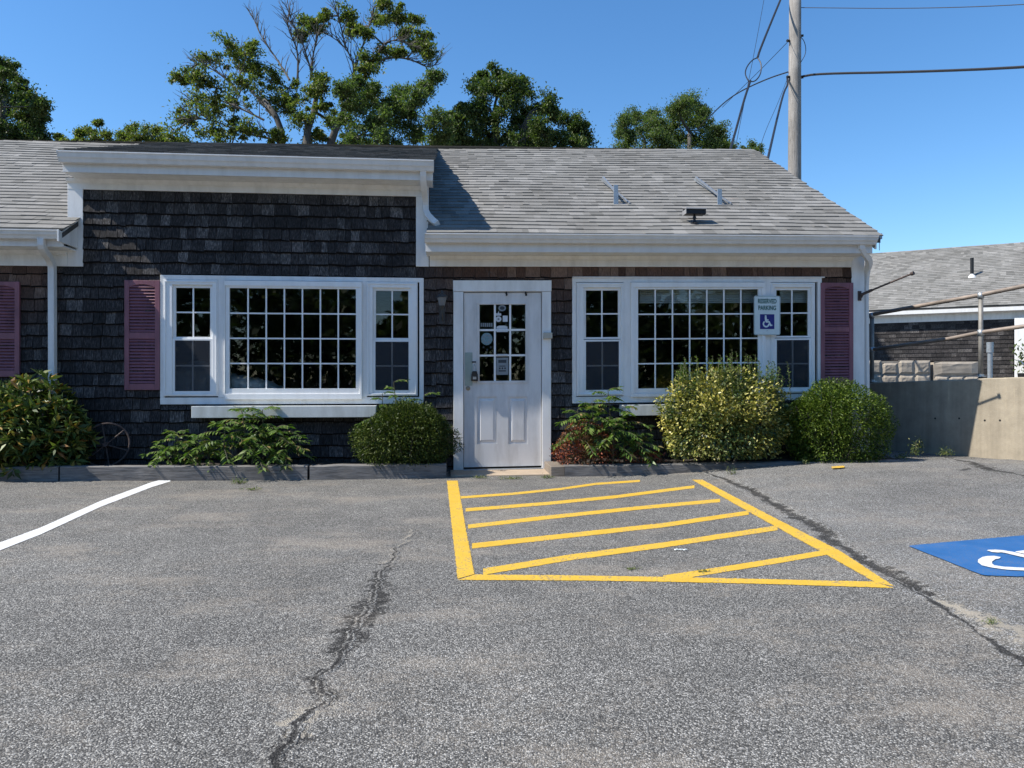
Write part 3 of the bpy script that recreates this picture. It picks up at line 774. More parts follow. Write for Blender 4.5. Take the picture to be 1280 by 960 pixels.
# tower corner boards
mb = MB(); mb.box(XT0, X(103.2), 8.856, YW+.003, zL['fr']+.0, zT['fr']+0.0); mb.build('corner_board', M['trim'], bld, False, 0.002)
mb = MB(); mb.box(X(520), XT1, 8.856, YW+.003, ZCR, zT['fr']); mb.build('corner_board', M['trim'], bld, False, 0.002)
# eave return of the left wing
xe = X(74.5, 8.46)
mb = MB(); mb.ext_x([(8.43, zL['gt']+.002), (8.43, zL['gb']-.035), (YW-.03, zL['gb']-.035), (YW-.03, ZLe+(YW-.03-YE)*0.546-.015), (8.50, ZLe-.02)], xe-.012, xe+.006)
mb.build('eave_end_board', M['trim'], bld, False, 0.002)
# right corner board and return
mb = MB(); mb.box(X(1065), X(1079), 8.853, YW+.003, 0.12, zR['fb']+.01); mb.build('corner_board', M['trim'], bld, True, 0.002)
mb = MB(); mb.box(X(1079), X(1079)+.018, 8.853, 9.0, 0.12, zR['fb']+.05); mb.build('corner_board', M['trim'], bld, True, 0.002)
# rake board on the gable
mb = MB(); xr = RXR-.02
for (ya, yb) in ((8.58, YR),):
    za, zb = ZR(xr, ya)-.05, ZR(xr, yb)-.05
    mb.add([(xr,ya,za-.14),(xr+.02,ya,za-.14),(xr+.02,yb,zb-.14),(xr,yb,zb-.14),(xr,ya,za),(xr+.02,ya,za),(xr+.02,yb,zb),(xr,yb,zb)],
           [(0,3,2,1),(4,5,6,7),(0,1,5,4),(1,2,6,5),(2,3,7,6),(3,0,4,7)])
mb.build('rake_board', M['trim'], bld)
mb = MB(); g = at_y(1098, 296, 8.6); mb.box(g.x-.004, g.x+.03, 8.57, 8.64, g.z-.03, g.z+.035); mb.tube([(g.x+.012, 8.6, g.z-.03), (g.x+.012, 8.6, g.z-.16)], .004, 6)
mb.build('gutter_hanger', M['steel'], bld)

# downspouts
def spout(name, pts, r, mat=M['gutter']):
    mb = MB(); mb.tube(pts, r*1.1, square=True); o = mb.build(name, mat, bld, bevel=0.006); return o
def sm(pts, it=2):
    pts = [Vector(p) for p in pts]
    for _ in range(it):
        q = [pts[0]]
        for a, b in zip(pts, pts[1:]): q += [a.lerp(b, .25), a.lerp(b, .75)]
        q.append(pts[-1]); pts = q
    return pts
spout('downspout', sm([at_y(52,298,8.51), at_y(52,310,8.51), at_y(65,327,8.80), at_y(65.5,345,8.82), at_y(66,588,8.82)], 2), 0.043)
spout('downspout', sm([at_y(529,205,8.51), at_y(529,228,8.55), at_y(532,250,8.79), at_y(532,266,8.80), at_y(543,278,8.72), at_y(546.5,280,8.68)], 2), 0.043)
spout('downspout', sm([at_y(1076,304,8.53), at_y(1077,313,8.54), at_y(1088.5,327,8.72), at_y(1081,343,8.95), at_y(1082,420,8.95), at_y(1083,565,8.95)], 2), 0.040)

# shutters
def shutter(px0, px1, py0, py1, rails, shear, label=None):
    x0, x1, z0, z1 = X(px0), X(px1), Z((px0+px1)/2, py1), Z((px0+px1)/2, py0)
    mb = MB(); sw = 0.05
    mb.box(x0, x0+sw, 8.835, 8.862, z0, z1); mb.box(x1-sw, x1, 8.835, 8.862, z0, z1)
    mb.box(x0+sw, x1-sw, 8.837, 8.862, z0, z0+.07)
    n = 10; pr = [(x0+sw, z1-.045)]                       # arched top rail
    for i in range(n+1):
        t = i/n; pr.append((x0+sw+(x1-x0-2*sw)*t, z1-.075+0.03*math.sin(math.pi*t)))
    pr += [(x1-sw, z1-.0005), (x0+sw, z1-.0005)]
    mb.ext_y(pr[1:], 8.837, 8.862)
    zm0, zm1 = Z(px0, rails[1]), Z(px0, rails[0]); mb.box(x0+sw, x1-sw, 8.837, 8.862, zm0, zm1)
    s = mb.build('shutter', M['plum'], bld, shear, 0.003)
    mb = MB()
    for a, b in ((z0+.07, zm0), (zm1, z1-.05)):
        k = int((b-a)/0.0335)
        for i in range(k):
            zz = a + (i+.5)*(b-a)/k
            mb.add([(x0+sw,8.842,zz-.012),(x1-sw,8.842,zz-.012),(x1-sw,8.838,zz-.008),(x0+sw,8.838,zz-.008),(x0+sw,8.860,zz+.012),(x1-sw,8.860,zz+.012),(x1-sw,8.856,zz+.016),(x0+sw,8.856,zz+.016)],
                   [(0,1,2,3),(7,6,5,4),(3,2,6,7),(0,4,5,1),(0,3,7,4),(1,5,6,2)])
    mb.box(x0+sw, x1-sw, 8.8635, 8.866, z0+.02, z1-.04)
    tag(mb.build('louvres', M['plum'], s, shear), kind='stuff'); return s
shutter(-18, 25, 352, 471, (416, 424), False); shutter(156, 200, 350.5, 487.5, (415.5, 423.5), False)
shutter(1025.5, 1066, 353.5, 480, (409, 415), True)

# windows
def panes(win, x0, x1, z0, z1, nx, nz, yg, shear, mw=0.016):
    """panes between a white grille; both belong to the window"""
    mb = MB()
    for i in range(1, nx):
        x = x0+(x1-x0)*i/nx; mb.box(x-mw/2, x+mw/2, yg-.008, yg+.006, z0, z1)
    for j in range(1, nz):
        z = z0+(z1-z0)*j/nz
        for i in range(nx):
            mb.box(x0+(x1-x0)*i/nx+(mw/2 if i else 0), x0+(x1-x0)*(i+1)/nx-(mw/2 if i < nx-1 else 0), yg-.007, yg+.006, z-mw/2, z+mw/2)
    mb.build('grille', M['vinyl'], win, shear)
    for j in range(nz):
        for i in range(nx):
            a = x0+(x1-x0)*i/nx+(mw/2 if i else 0); b = x0+(x1-x0)*(i+1)/nx-(mw/2 if i < nx-1 else 0)
            c = z0+(z1-z0)*j/nz+(mw/2 if j else 0); d = z0+(z1-z0)*(j+1)/nz-(mw/2 if j < nz-1 else 0)
            m = MB(); m.box(a+.0005, b-.0005, yg-.001, yg+.002, c+.0005, d-.0005); m.build('pane', M['glass'], win, shear)
def dh_window(fr, gx0, gx1, u0, u1, l0, l1, shear, yf=8.832):
    x0, x1, z0, z1 = fr
    mb = MB(); e = 0.032
    mb.ring(x0, x1, z0, z1, (gx0-e-x0, x1-gx1-e, l0-e*1.2-z0, z1-u1-e), yf, YW+.06)
    mb.ring(x0+.012, x1-.012, z0+.012, z1-.012, 0.014, yf-.008, yf-.0005)
    w = mb.build('window', M['vinyl'], bld, shear, 0.003)
    mb = MB(); mb.ring(gx0-e, gx1+e, u0-.022, u1+e, (e, e, .022, e), yf+.028, yf+.06); mb.build('sash', M['vinyl'], w, shear, 0.002)
    mb = MB(); mb.ring(gx0-e, gx1+e, l0-e*1.2, l1+.024, (e, e, e*1.2, .024), yf+.01, yf+.0265); mb.build('sash', M['vinyl'], w, shear, 0.002)
    panes(w, gx0, gx1, u0, u1, 2, 2, yf+.045, shear)
    panes(w, gx0, gx1, l0, l1, 2, 2, yf+.024, shear)
    mb = MB(); mb.box(gx0-.004, gx1+.004, yf+.009, yf+.0095, l0-.004, l1+.004); mb.build('insect_screen', M['screen'], w, shear)
    return w
def pic_window(fr, gx0, gx1, g0, g1, nx, nz, shear, yf=8.805):
    x0, x1, z0, z1 = fr; e = 0.045
    mb = MB(); mb.ring(x0, x1, z0, z1, (gx0-e-x0, x1-gx1-e, g0-e*1.3-z0, z1-g1-e*.5), yf, YW+.06)
    w = mb.build('picture_window', M['vinyl'], bld, shear, 0.003)
    mb = MB(); mb.ring(gx0-e, gx1+e, g0-e*1.3, g1+e*.5, (e, e, e*1.3, e*.5), yf+.014, yf+.05); mb.build('sash', M['vinyl'], w, shear, 0.003)
    panes(w, gx0, gx1, g0, g1, nx, nz, yf+.036, shear); return w
def casing(U, shear, mull, cap=False):
    x0, x1, z0, z1 = U
    mb = MB(); mb.ring(x0, x1, z0, z1, (0.045, 0.05, 0.075, 0.05), 8.845, YW+.003)
    for a, b in mull: mb.box(a, b, 8.838, YW+.05, z0+.075, z1-.05)
    if cap: mb.box(x0-.002, x1+.03, 8.825, YW, z1+.0005, z1+.012)
    c = mb.build('window_casing', M['trim'], bld, shear, 0.002)
zz = lambda py, px=365: Z(px, py)
casing(LU, False, [(X(273), X(281.8)), (X(452.8), X(458.5))])
dh_window((X(205), X(273), zz(495), zz(351.5)), X(219.4), X(262.3), zz(421.6), zz(361), zz(488.3), zz(426.5), False)
pic_window((X(281.8), X(452.8), zz(499), zz(352)), X(287.7), X(445.3), zz(485.6), zz(361), 7, 4, False)
dh_window((X(458.5), X(522), zz(495), zz(351.5)), X(469.7), X(510.4), zz(421.8), zz(362), zz(487.5), zz(427), False)
z2 = lambda py: Z(870, py)
casing(RU, True, [(X(779), X(788)), (X(955), X(963))], True)
dh_window((X(720.5), X(779), z2(493), z2(353.5)), X(732.6), X(773), z2(420.6), z2(362.7), z2(485.4), z2(426.3), True)
pic_window((X(788), X(955), z2(495), z2(353.5)), X(796.9), X(946.6), z2(484.7), z2(362), 7, 4, True)
dh_window((X(963), X(1018), z2(493), z2(353.5)), X(971), X(1010.6), z2(420.6), z2(362.7), z2(485.4), z2(426.3), True)
# ledges below the windows
mb = MB(); mb.box(X(239,8.70), X(470,8.70), 8.70, 8.868, Z(365,522,8.70), Z(365,507.5,8.70)); mb.build('window_ledge', M['ledge'], bld, False, 0.004)
mb = MB(); mb.box(X(778,8.70), X(965,8.70), 8.70, 8.868, Z(870,518.5,8.70), Z(870,505,8.70)); mb.build('window_ledge', M['ledge'], bld, True, 0.004)
# blinds inside the right window
for a, b in ((X(797, 9.05), X(952, 9.05)), (X(971, 9.05), X(1014, 9.05))):
    mb = MB(); zt_ = Z(870, 360, 9.05)
    for i in range(9): mb.box(a, b, 8.96, 8.985, zt_-.19+i*.021, zt_-.19+i*.021+.017)
    mb.build('raised_blind', M['blind'], bld, True)

# door
dx0, dx1, dz0, dz1 = X(580), X(676.6), Z(630, 583.2), Z(630, 365.6)
mb = MB()
mb.box(DU[0], X(579.2), 8.838, YW+.05, DU[2], Z(630, 364.8)); mb.box(X(677.4), DU[1], 8.838, YW+.05, DU[2], Z(630, 364.8))
mb.box(DU[0]-.004, DU[1]+.004, 8.832, YW+.05, Z(630,364.4), DU[3])
mb.build('door_casing', M['trim'], bld, True, 0.003)
mb = MB(); mb.box(X(579.2), X(677.4), 8.80, YW+.05, DU[2]-.01, DU[2]+.022); mb.build('threshold', M['steel'], bld, True, 0.003)
gx = [X(599.5), X(657)]; g0, g1 = Z(628, 476), Z(628, 380.5)
mb = MB(); yd = 8.862
hl = (X(596), X(660.2), Z(628, 479.3), Z(628, 377.4))
wall_boxes(mb, dx0, dx1, dz0, dz1, [hl, (X(596.2), X(621.5), Z(608,555), Z(608,496)), (X(635.5), X(659.8), Z(648,555), Z(648,496))], yd, yd+.045)
door = mb.build('door', M['doorwhite'], bld, True)
tag(door, 'white half-glazed door with nine panes and scuffed lower panels')
for a, b in ((596.2, 621.5), (635.5, 659.8)):
    x0, x1, z0, z1 = X(a), X(b), Z((a+b)/2, 555), Z((a+b)/2, 496)
    mb = MB(); mb.box(x0-.0, x1, yd+.012, yd+.04, z0, z1)
    i = .022
    mb.add([(x0+i,yd+.0125,z0+i),(x1-i,yd+.0125,z0+i),(x1-i,yd+.0125,z1-i),(x0+i,yd+.0125,z1-i),
            (x0+i*2.1,yd+.002,z0+i*2.1),(x1-i*2.1,yd+.002,z0+i*2.1),(x1-i*2.1,yd+.002,z1-i*2.1),(x0+i*2.1,yd+.002,z1-i*2.1)],
           [(0,1,5,4),(1,2,6,5),(2,3,7,6),(3,0,4,7),(4,5,6,7)])
    mb.build('door_panel', M['doorwhite'], door, True)
mb = MB(); mb.ring(hl[0], hl[1], hl[2], hl[3], (gx[0]-hl[0], hl[1]-gx[1], g0-hl[2], hl[3]-g1), yd-.008, yd+.045); mb.build('door_light_frame', M['doorwhite'], door, True, 0.003)
panes(door, gx[0], gx[1], g0, g1, 3, 3, yd+.012, True, 0.022)
# door hardware, stickers
def dbox(name, a, b, c, d, y0, y1, mat, bev=0.001):
    m = MB(); m.box(X(a), X(b), y0, y1, Z((a+b)/2, d), Z((a+b)/2, c)); return m.build(name, mat, door, True, bev)
dbox('lock_plate', 581.2, 590.6, 440.5, 482, yd-.004, yd, M['plate'])
mb = MB(); c = at_y(585, 485.3, yd); mb.lathe([(.026,0),(.026,.004),(.021,.012),(.012,.014),(.012,.017),(.004,.017)], (c.x, yd, c.z-sh(c.x)), 20, 'y'); mb.build('deadbolt', M['brass'], door, True)
mb = MB(); c = at_y(592.8, 452.5, yd); zc0 = c.z-sh(c.x)
mb.tube([(c.x-.02, yd, zc0), (c.x-.02, yd-.035, zc0), (c.x+.018, yd-.04, zc0)], .008, 8)
mb.build('door_handle', M['blackmetal'], door, True)
for px in (632.7, 657):
    mb = MB(); c = at_y(px, 366, yd); z_ = c.z-sh(c.x)
    mb.box(c.x-.007, c.x+.007, yd-.012, yd, z_-.012, z_+.02); mb.tube([(c.x, yd-.01, z_-.005), (c.x+.004, yd-.024, z_-.02), (c.x+.002, yd-.03, z_-.035)], .011, 8)
    mb.build('door_clip', M['blackmetal'], door, True)
def stk(pts, mat, y=yd+.0095, parent=door, name='sticker'):
    m = MB(); m.ext_y([(X(a, yd), Z(628, b, yd)) for a, b in pts], y, y+.0008); return m.build(name, mat, parent, True)
def ell(cx, cy, rx, ry, n=16): return [(cx+rx*math.cos(2*math.pi*k/n), cy+ry*math.sin(2*math.pi*k/n)) for k in range(n)]
rc = lambda a, b, c, d: [(a, d), (b, d), (b, c), (a, c)]
for i in range(6): stk(rc(600.8+i*2.6, 602.6+i*2.6, 403.5, 408.3), M['stickergrey'])
stk(ell(608.5, 423.5, 7.2, 7.8), M['stickerb'])
for k in range(7): stk(ell(608.5+4.6*math.cos(k*.9), 423.5+5*math.sin(k*.9), 1.5, 1.6, 8), M['stickergrey'], yd+.0085)
for k in range(3): stk(ell(604.5+k*4.5, 434+(k % 2)*3, 1.2, 1.3, 8), M['stickerdark'])
stk(ell(627.8, 385, 4.8, 4.0), M['stickergrey']); stk(ell(627.8, 385, 3.0, 2.2), M['stickerdark'], yd+.0085)
stk([(620,394.5),(626.8,394.5),(626.4,391.5),(624,391.6),(623.6,388.5),(622,391.6),(619.6,391.2)], M['stickerw'])
stk(ell(623.2, 398.8, 3.7, 3.6), M['stickerw']); stk(rc(628.5, 634.6, 394.5, 402.2), M['stickerw'])
stk(ell(623.2, 398.8, 1.4, 1.3, 8), M['stickergrey'], yd+.0085)
stk([(620.6,411),(634.5,411),(634.3,408.3),(631,407),(624,407),(620.8,408.3)], M['stickerw'])
stk(rc(620.6, 634.8, 412.5, 415), M['stickerw'], yd-.0085+.004-.006)
stk(rc(620.5, 635.5, 447, 468.5), M['stickergrey'])
stk([(620.6,444.8),(634.5,444.8),(634,442.6),(621.5,442.6)], M['stickerw'], yd-.0105)
for (a, b, c_, d_) in ((623,633,449.8,453.6),(624,632,457,458.2),(623.5,632.5,462.8,464.4)): stk(rc(a, b, c_, d_), M['stickerdark'], yd+.0085)
for k in range(3): stk(ell(624.8+k*3.3, 460.4, 1.2, 1.3, 8), M['stickerdark'], yd+.0085)
m = MB(); m.box(X(678.6), X(689.8), 8.80, 8.837, Z(684,423.5), Z(684,416)); bx = m.build('doorbell_box', M['beige'], bld, True, 0.004)

# lockbox hanging on the handle
lb = empty('key_lockbox', at_y(593, 478, 8.83)); tag(lb, 'black combination key lockbox hanging from the door handle', 'lockbox')
c = at_y(593, 466, 8.83)
m = MB(); m.ext_y([(c.x-.04,c.z-.095),(c.x+.04,c.z-.095),(c.x+.038,c.z-.02),(c.x+.024,c.z+.02),(c.x-.022,c.z+.02),(c.x-.036,c.z-.02)], 8.795, 8.845); m.build('case', M['blackmetal'], lb, bevel=.006)
m = MB()
for i in range(4): m.box(c.x-.018+i*.010, c.x-.011+i*.010, 8.7925, 8.7948, c.z-.075, c.z-.045)
m.build('dial', M['steel'], lb)
m = MB(); m.tube(sm([(c.x-.016,8.82,c.z+.01),(c.x-.016,8.82,c.z+.075),(c.x-.002,8.82,c.z+.10),(c.x+.014,8.82,c.z+.075),(c.x+.014,8.82,c.z+.01)]), .0065, 8); m.build('shackle', M['steel'], lb)

# ------------------------------------------------------------------ things fixed to the building
# wall lantern
c = at_y(552.5, 378, 8.74)
t = empty('wall_lantern', at_y(552.5, 400, 8.86)); tag(t, 'small grey wall lantern on the shingles left of the door', 'lantern')
m = MB(); m.lathe([(.030,.0),(.052,.085),(.054,.09)], (c.x,c.y,c.z-.035), 6); m.build('shade', plain('frosted_lantern_glass', (0.16,0.165,0.17), 0.35), t)
m = MB(); m.lathe([(.066,0),(.064,.006),(.045,.03),(.018,.05),(.012,.075),(.004,.085)], (c.x,c.y,c.z+.056), 6); m.build('cap', M['lampgrey'], t)
m = MB(); m.lathe([(.012,-.05),(.018,-.03),(.033,-.006),(.033,0)], (c.x,c.y,c.z-.036), 8); m.tube(sm([(c.x,c.y,c.z-.07),(c.x+.005,c.y+.0,c.z-.13),(c.x+.008,c.y+.05,c.z-.2),(c.x+.008,8.862,c.z-.17)]), .010, 8); m.build('arm', M['lampgrey'], t)
m = MB(); m.box(c.x-.03, c.x+.035, 8.856, 8.870, c.z-.23, c.z-.02); m.build('back_plate', M['lampgrey'], t, bevel=.004)
# rod bracket at the right corner
t = empty('flag_rod', at_y(1074.5, 369, 8.85)); tag(t, 'thin dark metal rod slanting up from a bracket on the right corner board', 'flag rod')
a = at_y(1074.5, 369, 8.845); b = at_y(1140, 342, 8.30)
m = MB(); m.box(a.x-.02, a.x+.02, 8.838, 8.853, a.z-.065, a.z+.05); m.tube([a+Vector((0,0,.03)), a+Vector((.02,-.03,.0)), a+Vector((0,-.01,-.05))], .012, 8); m.build('bracket', M['rustblack'], t)
m = MB(); m.tube([a+Vector((0,-.02,0)), a.lerp(b, .25)], .017, 10); m.tube([a.lerp(b, .2), b], .011, 10); m.build('rod', M['rustblack'], t)
m = MB(); m.tube([b-(b-a).normalized()*.012, b+(b-a).normalized()*.022], .022, 10); m.build('end_cap', M['rustblack'], t)
# reserved parking sign
t = empty('reserved_parking_sign', at_y(958, 418, 8.79)); tag(t, 'white RESERVED PARKING sign with blue wheelchair symbol on the window mullion', 'sign')
sx0, sx1, sz0, sz1 = at_y(942.5,418.5,8.79).x, at_y(975.3,418.5,8.79).x, at_y(958.5,418.7,8.79).z, at_y(958.5,369.8,8.79).z
def rrect(x0, x1, z0, z1, r, n=5):
    o = []
    for cx, cz, s in ((x1-r, z0+r, -90), (x1-r, z1-r, 0), (x0+r, z1-r, 90), (x0+r, z0+r, 180)):
        for k in range(n+1): o.append((cx+r*math.cos(R(s+90*k/n)), cz+r*math.sin(R(s+90*k/n))))
    return o
m = MB(); m.ext_y(rrect(sx0, sx1, sz0, sz1, .022), 8.79, 8.793); m.build('panel', M['signwhite'], t)
m = MB(); o1 = rrect(sx0+.006, sx1-.006, sz0+.006, sz1-.006, .018); o2 = rrect(sx0+.009, sx1-.009, sz0+.009, sz1-.009, .015)
n_ = len(o1); m.add([(x, 8.7895, z) for x, z in o1]+[(x, 8.7895, z) for x, z in o2], [(i, (i+1) % n_, n_+(i+1) % n_, n_+i) for i in range(n_)]); m.build('border', M['signgreen'], t)
def text_mesh(s, x, z, size, y, mat, parent, wx=1.0, name='lettering'):
    cu = D.curves.new('txt', 'FONT'); cu.body = s; cu.size = size; cu.align_x = 'CENTER'; cu.extrude = .0004; cu.offset = size*0.03
    tmp = D.objects.new('txt', cu); COL.objects.link(tmp); dg = bpy.context.evaluated_depsgraph_get(); dg.update()
    me = D.meshes.new_from_object(tmp.evaluated_get(dg)); D.objects.remove(tmp); D.curves.remove(cu)
    V = np.array([(x+v.co.x*wx, y-v.co.z, z+v.co.y) for v in me.vertices]); Fs = [tuple(p.vertices) for p in me.polygons]; D.meshes.remove(me)
    return link_mesh(name, V, Fs, mat, parent)
smx = (sx0+sx1)/2; sH = sz1-sz0
text_mesh('RESERVED', smx, sz1-sH*.19, .073, 8.7885, M['signgreen'], t, 0.70)
text_mesh('PARKING', smx, sz1-sH*.36, .073, 8.7885, M['signgreen'], t, 0.72)
bz1 = sz1-sH*.47; bw = .088; bz0 = bz1-2*bw
m = MB(); m.box(smx-bw, smx+bw, 8.7885, 8.7895, bz0, bz1); m.build('blue_square', M['signblue'], t)
def stroke(m, pts, w, y):
    pts = [Vector((p[0], 0, p[1])) for p in pts]; n = len(pts); base = len(m.v)
    for i in range(n):
        d = (pts[min(i+1,n-1)]-pts[max(i-1,0)]).normalized(); s = Vector((-d.z,0,d.x))*w/2
        for q in (pts[i]-s, pts[i]+s): m.v.append((q.x, y, q.z))
    for i in range(n-1): o = base+2*i; m.f.append((o, o+1, o+3, o+2))
m = MB(); cx, cz_ = smx, (bz0+bz1)/2; k_ = bw/1.0
y_ = 8.7878
stroke(m, [(cx+k_*(-.15+.38*math.cos(R(a))), cz_+k_*(-.30+.38*math.sin(R(a)))) for a in range(125, 375, 12)], .018, y_)
stroke(m, [(cx-.22*k_, cz_+.62*k_), (cx-.16*k_, cz_+.0*k_)], .024, y_-.0002)
stroke(m, [(cx-.18*k_, cz_+.22*k_), (cx+.18*k_, cz_+.22*k_)], .016, y_-.0004)
stroke(m, [(cx-.20*k_, cz_-.02*k_), (cx+.26*k_, cz_-.02*k_), (cx+.48*k_, cz_-.52*k_), (cx+.70*k_, cz_-.44*k_)], .020, y_-.0006)
hp = [(cx-.22*k_+.13*k_*math.cos(R(a)), y_-.0003, cz_+.74*k_+.13*k_*math.sin(R(a))) for a in range(0, 360, 24)]
m.add(hp, [tuple(range(len(hp)))]); m.build('wheelchair_symbol', M['signwhite'], t)
m = MB()
for q in (sz1-.028, sz0+.05): m.lathe([(.006,0),(.005,.003)], (smx, 8.79, q), 8, 'y')
m.build('bolt', M['steel'], t)

# roof fixtures
def roofpt(px, py, off=0.0):
    r = ray(px, py); o = Vector((0,0,CAMZ)); a = 5.0; b = 14.0
    f = lambda s: (o+r*s).z - ZR((o+r*s).x, (o+r*s).y) - off
    a = YE/r.y; b = YR/r.y
    for _ in range(40):
        c = (a+b)/2
        if (f(a) > 0) == (f(c) > 0): a = c
        else: b = c
    return o+r*a
def roof_bracket(pu, pt, pa, pb, label):
    base = roofpt(pu, pt[1]); t = empty('roof_bracket', base); tag(t, label, 'bracket', 'metal brackets on the grey roof')
    h = (pt[1]-pt[0])/F*base.y
    m = MB(); m.box(base.x-.028, base.x+.028, base.y-.022, base.y+.0, base.z-.02, base.z+h); m.box(base.x-.03, base.x+.03, base.y-.026, base.y-.022, base.z-.02, base.z+h*.6)
    m.build('upright', M['steel'], t, bevel=.003)
    A = roofpt(*pa, 0.03); B = roofpt(*pb, 0.03)
    A.z += .03
    m = MB(); m.tube([A, B], .013, square=True); m.build('brace', M['steel'], t)
    A2 = roofpt(pa[0], pa[1], .01); C2 = Vector((base.x+.02, base.y, base.z+h*.55))
    m = MB(); m.tube([A+Vector((.02,.0,.03)), C2], .016, square=True); m.tube([base+Vector((-.05,.03,-.01)), base+Vector((.07,-.03,-.03))], .014, square=True); m.build('strut', M['steel'], t)
roof_bracket(769.5, (231,256), (752,227), (787,254), 'left galvanised bracket standing on the grey roof above the window')
roof_bracket(899, (236,257), (868,227), (914,255), 'right galvanised bracket on the grey roof, behind the floodlight')
base = roofpt(868, 281)
t = empty('floodlight', base); tag(t, 'dark rectangular floodlight on a short swivel mount on the roof', 'floodlight')
m = MB(); m.lathe([(.055,-.03),(.055,.01),(.04,.025),(.02,.035),(.014,.06),(.02,.07),(.02,.095),(.012,.105),(.012,.13)], tuple(base), 14); m.build('swivel_mount', M['blackmetal'], t)
hx0, hx1 = base.x-.115, base.x+.125; hz = base.z+.12
m = MB(); m.ext_x([(base.y-.05,hz),(base.y-.05,hz+.055),(base.y-.03,hz+.075),(base.y+.08,hz+.085),(base.y+.08,hz)], hx0, hx1); m.build('housing', M['blackmetal'], t, bevel=.004)
m = MB(); m.ext_x([(base.y-.065,hz+.052),(base.y-.065,hz+.066),(base.y+.085,hz+.103),(base.y+.085,hz+.09)], hx0-.006, hx1+.006); m.box(hx0-.006, hx0+.0, base.y-.06, base.y+.08, hz-.002, hz+.052); m.build('hood', plain('grey_hood', (0.26,0.255,0.25), 0.6, .1), t, bevel=.003)

# ------------------------------------------------------------------ planting bed edging, slab, soil
def prism_between(name, A, B, depth, h, mat, parent=None, sink=.08, hump=0.0):
    """rough timber from A to B (ground points at its front edge)"""
    A = Vector(A); B = Vector(B); n = max(2, int((B-A).length/0.15)); d = (B-A).normalized(); s = Vector((-d.y, d.x, 0))
    m = MB()
    for i in range(n+1):
        p = A.lerp(B, i/n); j = lambda k=.004: random.uniform(-k, k)
        for (o, z) in ((0, -sink), (0+j(), h-.008+j()), (.012, h+j()), (depth-.012, h+j()), (depth+j(), h-.01), (depth, -sink)):
            q = p+s*o; m.v.append((q.x, q.y, p.z+z))
    for i in range(n):
        for k in range(6):
            a = i*6+k; b = i*6+(k+1) % 6; m.f.append((a, b, b+6, a+6))
    m.f.append(tuple(range(6))[::-1]); m.f.append(tuple(n*6+k for k in range(6)))
    return m.build(name, mat, parent)
def cpt(px, py, h=0.0): p = at_y(px, py, 8.25); return Vector((p.x, 8.25, p.z+h))
TG = 'weathered timbers edging the planting bed'
for a, b, ya, yb, lab in ((-150,72.5,602,602,'short split grey timber at the left end of the planting bed'),
                          (75,384,601.5,600,'long grey timber edging the bed between wheel and windows'),
                          (387,558,600,599.5,'short grey timber edging the bed left of the door')):
    A = at_y(a, ya, 8.25); B = at_y(b, yb, 8.25); A.z = gz(A.x, 8.25); B.z = gz(B.x, 8.25)
    prism_between('landscape_timber', A, B, .15, .148, M['timber'])
    tag(D.objects[list(W)[-1]], lab, 'timber', TG)
pts = [(706,600),(850,596),(950,590),(1040,583.5),(1125,577)]
A = at_y(706, 599, 8.25); B = at_y(1128, 580, 8.25)
A.z = gz(A.x, 8.25)-.0; B.z = A.z+.02
topA = at_y(706, 582.2, 8.25).z; topB = at_y(1125, 576.2, 8.25).z
A.z = topA-.14; B.z = topB-.14
o = prism_between('landscape_timber', A, B, .15, .14, M['timber']); tag(o, 'long grey timber edging the bed right of the door', 'timber', TG)
A2 = at_y(693.5, 600, 8.77); B2 = Vector((at_y(706.3, 600, 8.25).x-.004, 8.25, 0))
A2 = Vector((B2.x, 8.25, A.z-.004)); 
m = MB(); m.box(A2.x-.15, A2.x, 8.256, 8.80, A.z-.1, A.z+.132); o = m.build('landscape_timber', M['timberb'], bevel=.006); tag(o, 'short brown timber running back to the wall beside the door', 'timber', TG)
m = MB(); x0, x1 = at_y(563, 597, 8.3).x, at_y(693.5, 597, 8.4).x-.01
m.add([(x0,8.33,-.05),(x1+.02,8.36,-.05),(x1+.02,8.86,-.05),(x0,8.86,-.05),(x0,8.33,.045),(x1+.02,8.36,.05),(x1+.02,8.86,.052),(x0,8.86,.048)],
      [(0,3,2,1),(4,5,6,7),(0,1,5,4),(1,2,6,5),(2,3,7,6),(3,0,4,7)])
tag(m.build('door_slab', M['slab'], bevel=.008), kind='structure')
def bed(x0, x1, zf):
    m = MB(); nx_, ny_ = 60, 8
    for j in range(ny_+1):
        for i in range(nx_+1):
            x = x0+(x1-x0)*i/nx_; y = 8.38+(8.876-8.38)*j/ny_
            m.v.append((x, y, zf(x)+.02*math.sin(x*7+y*9)*math.sin(x*3.1)+random.uniform(-.008,.008)+.03*j/ny_))
    for j in range(ny_):
        for i in range(nx_): a = j*(nx_+1)+i; m.f.append((a, a+1, a+nx_+2, a+nx_+1))
    tag(m.build('soil', M['soil']), kind='structure')
bed(BX0, at_y(560, 590, 8.3).x, lambda x: .11)
bed(at_y(700, 590, 8.3).x, 5.3, lambda x: topA-.05+.012*x)

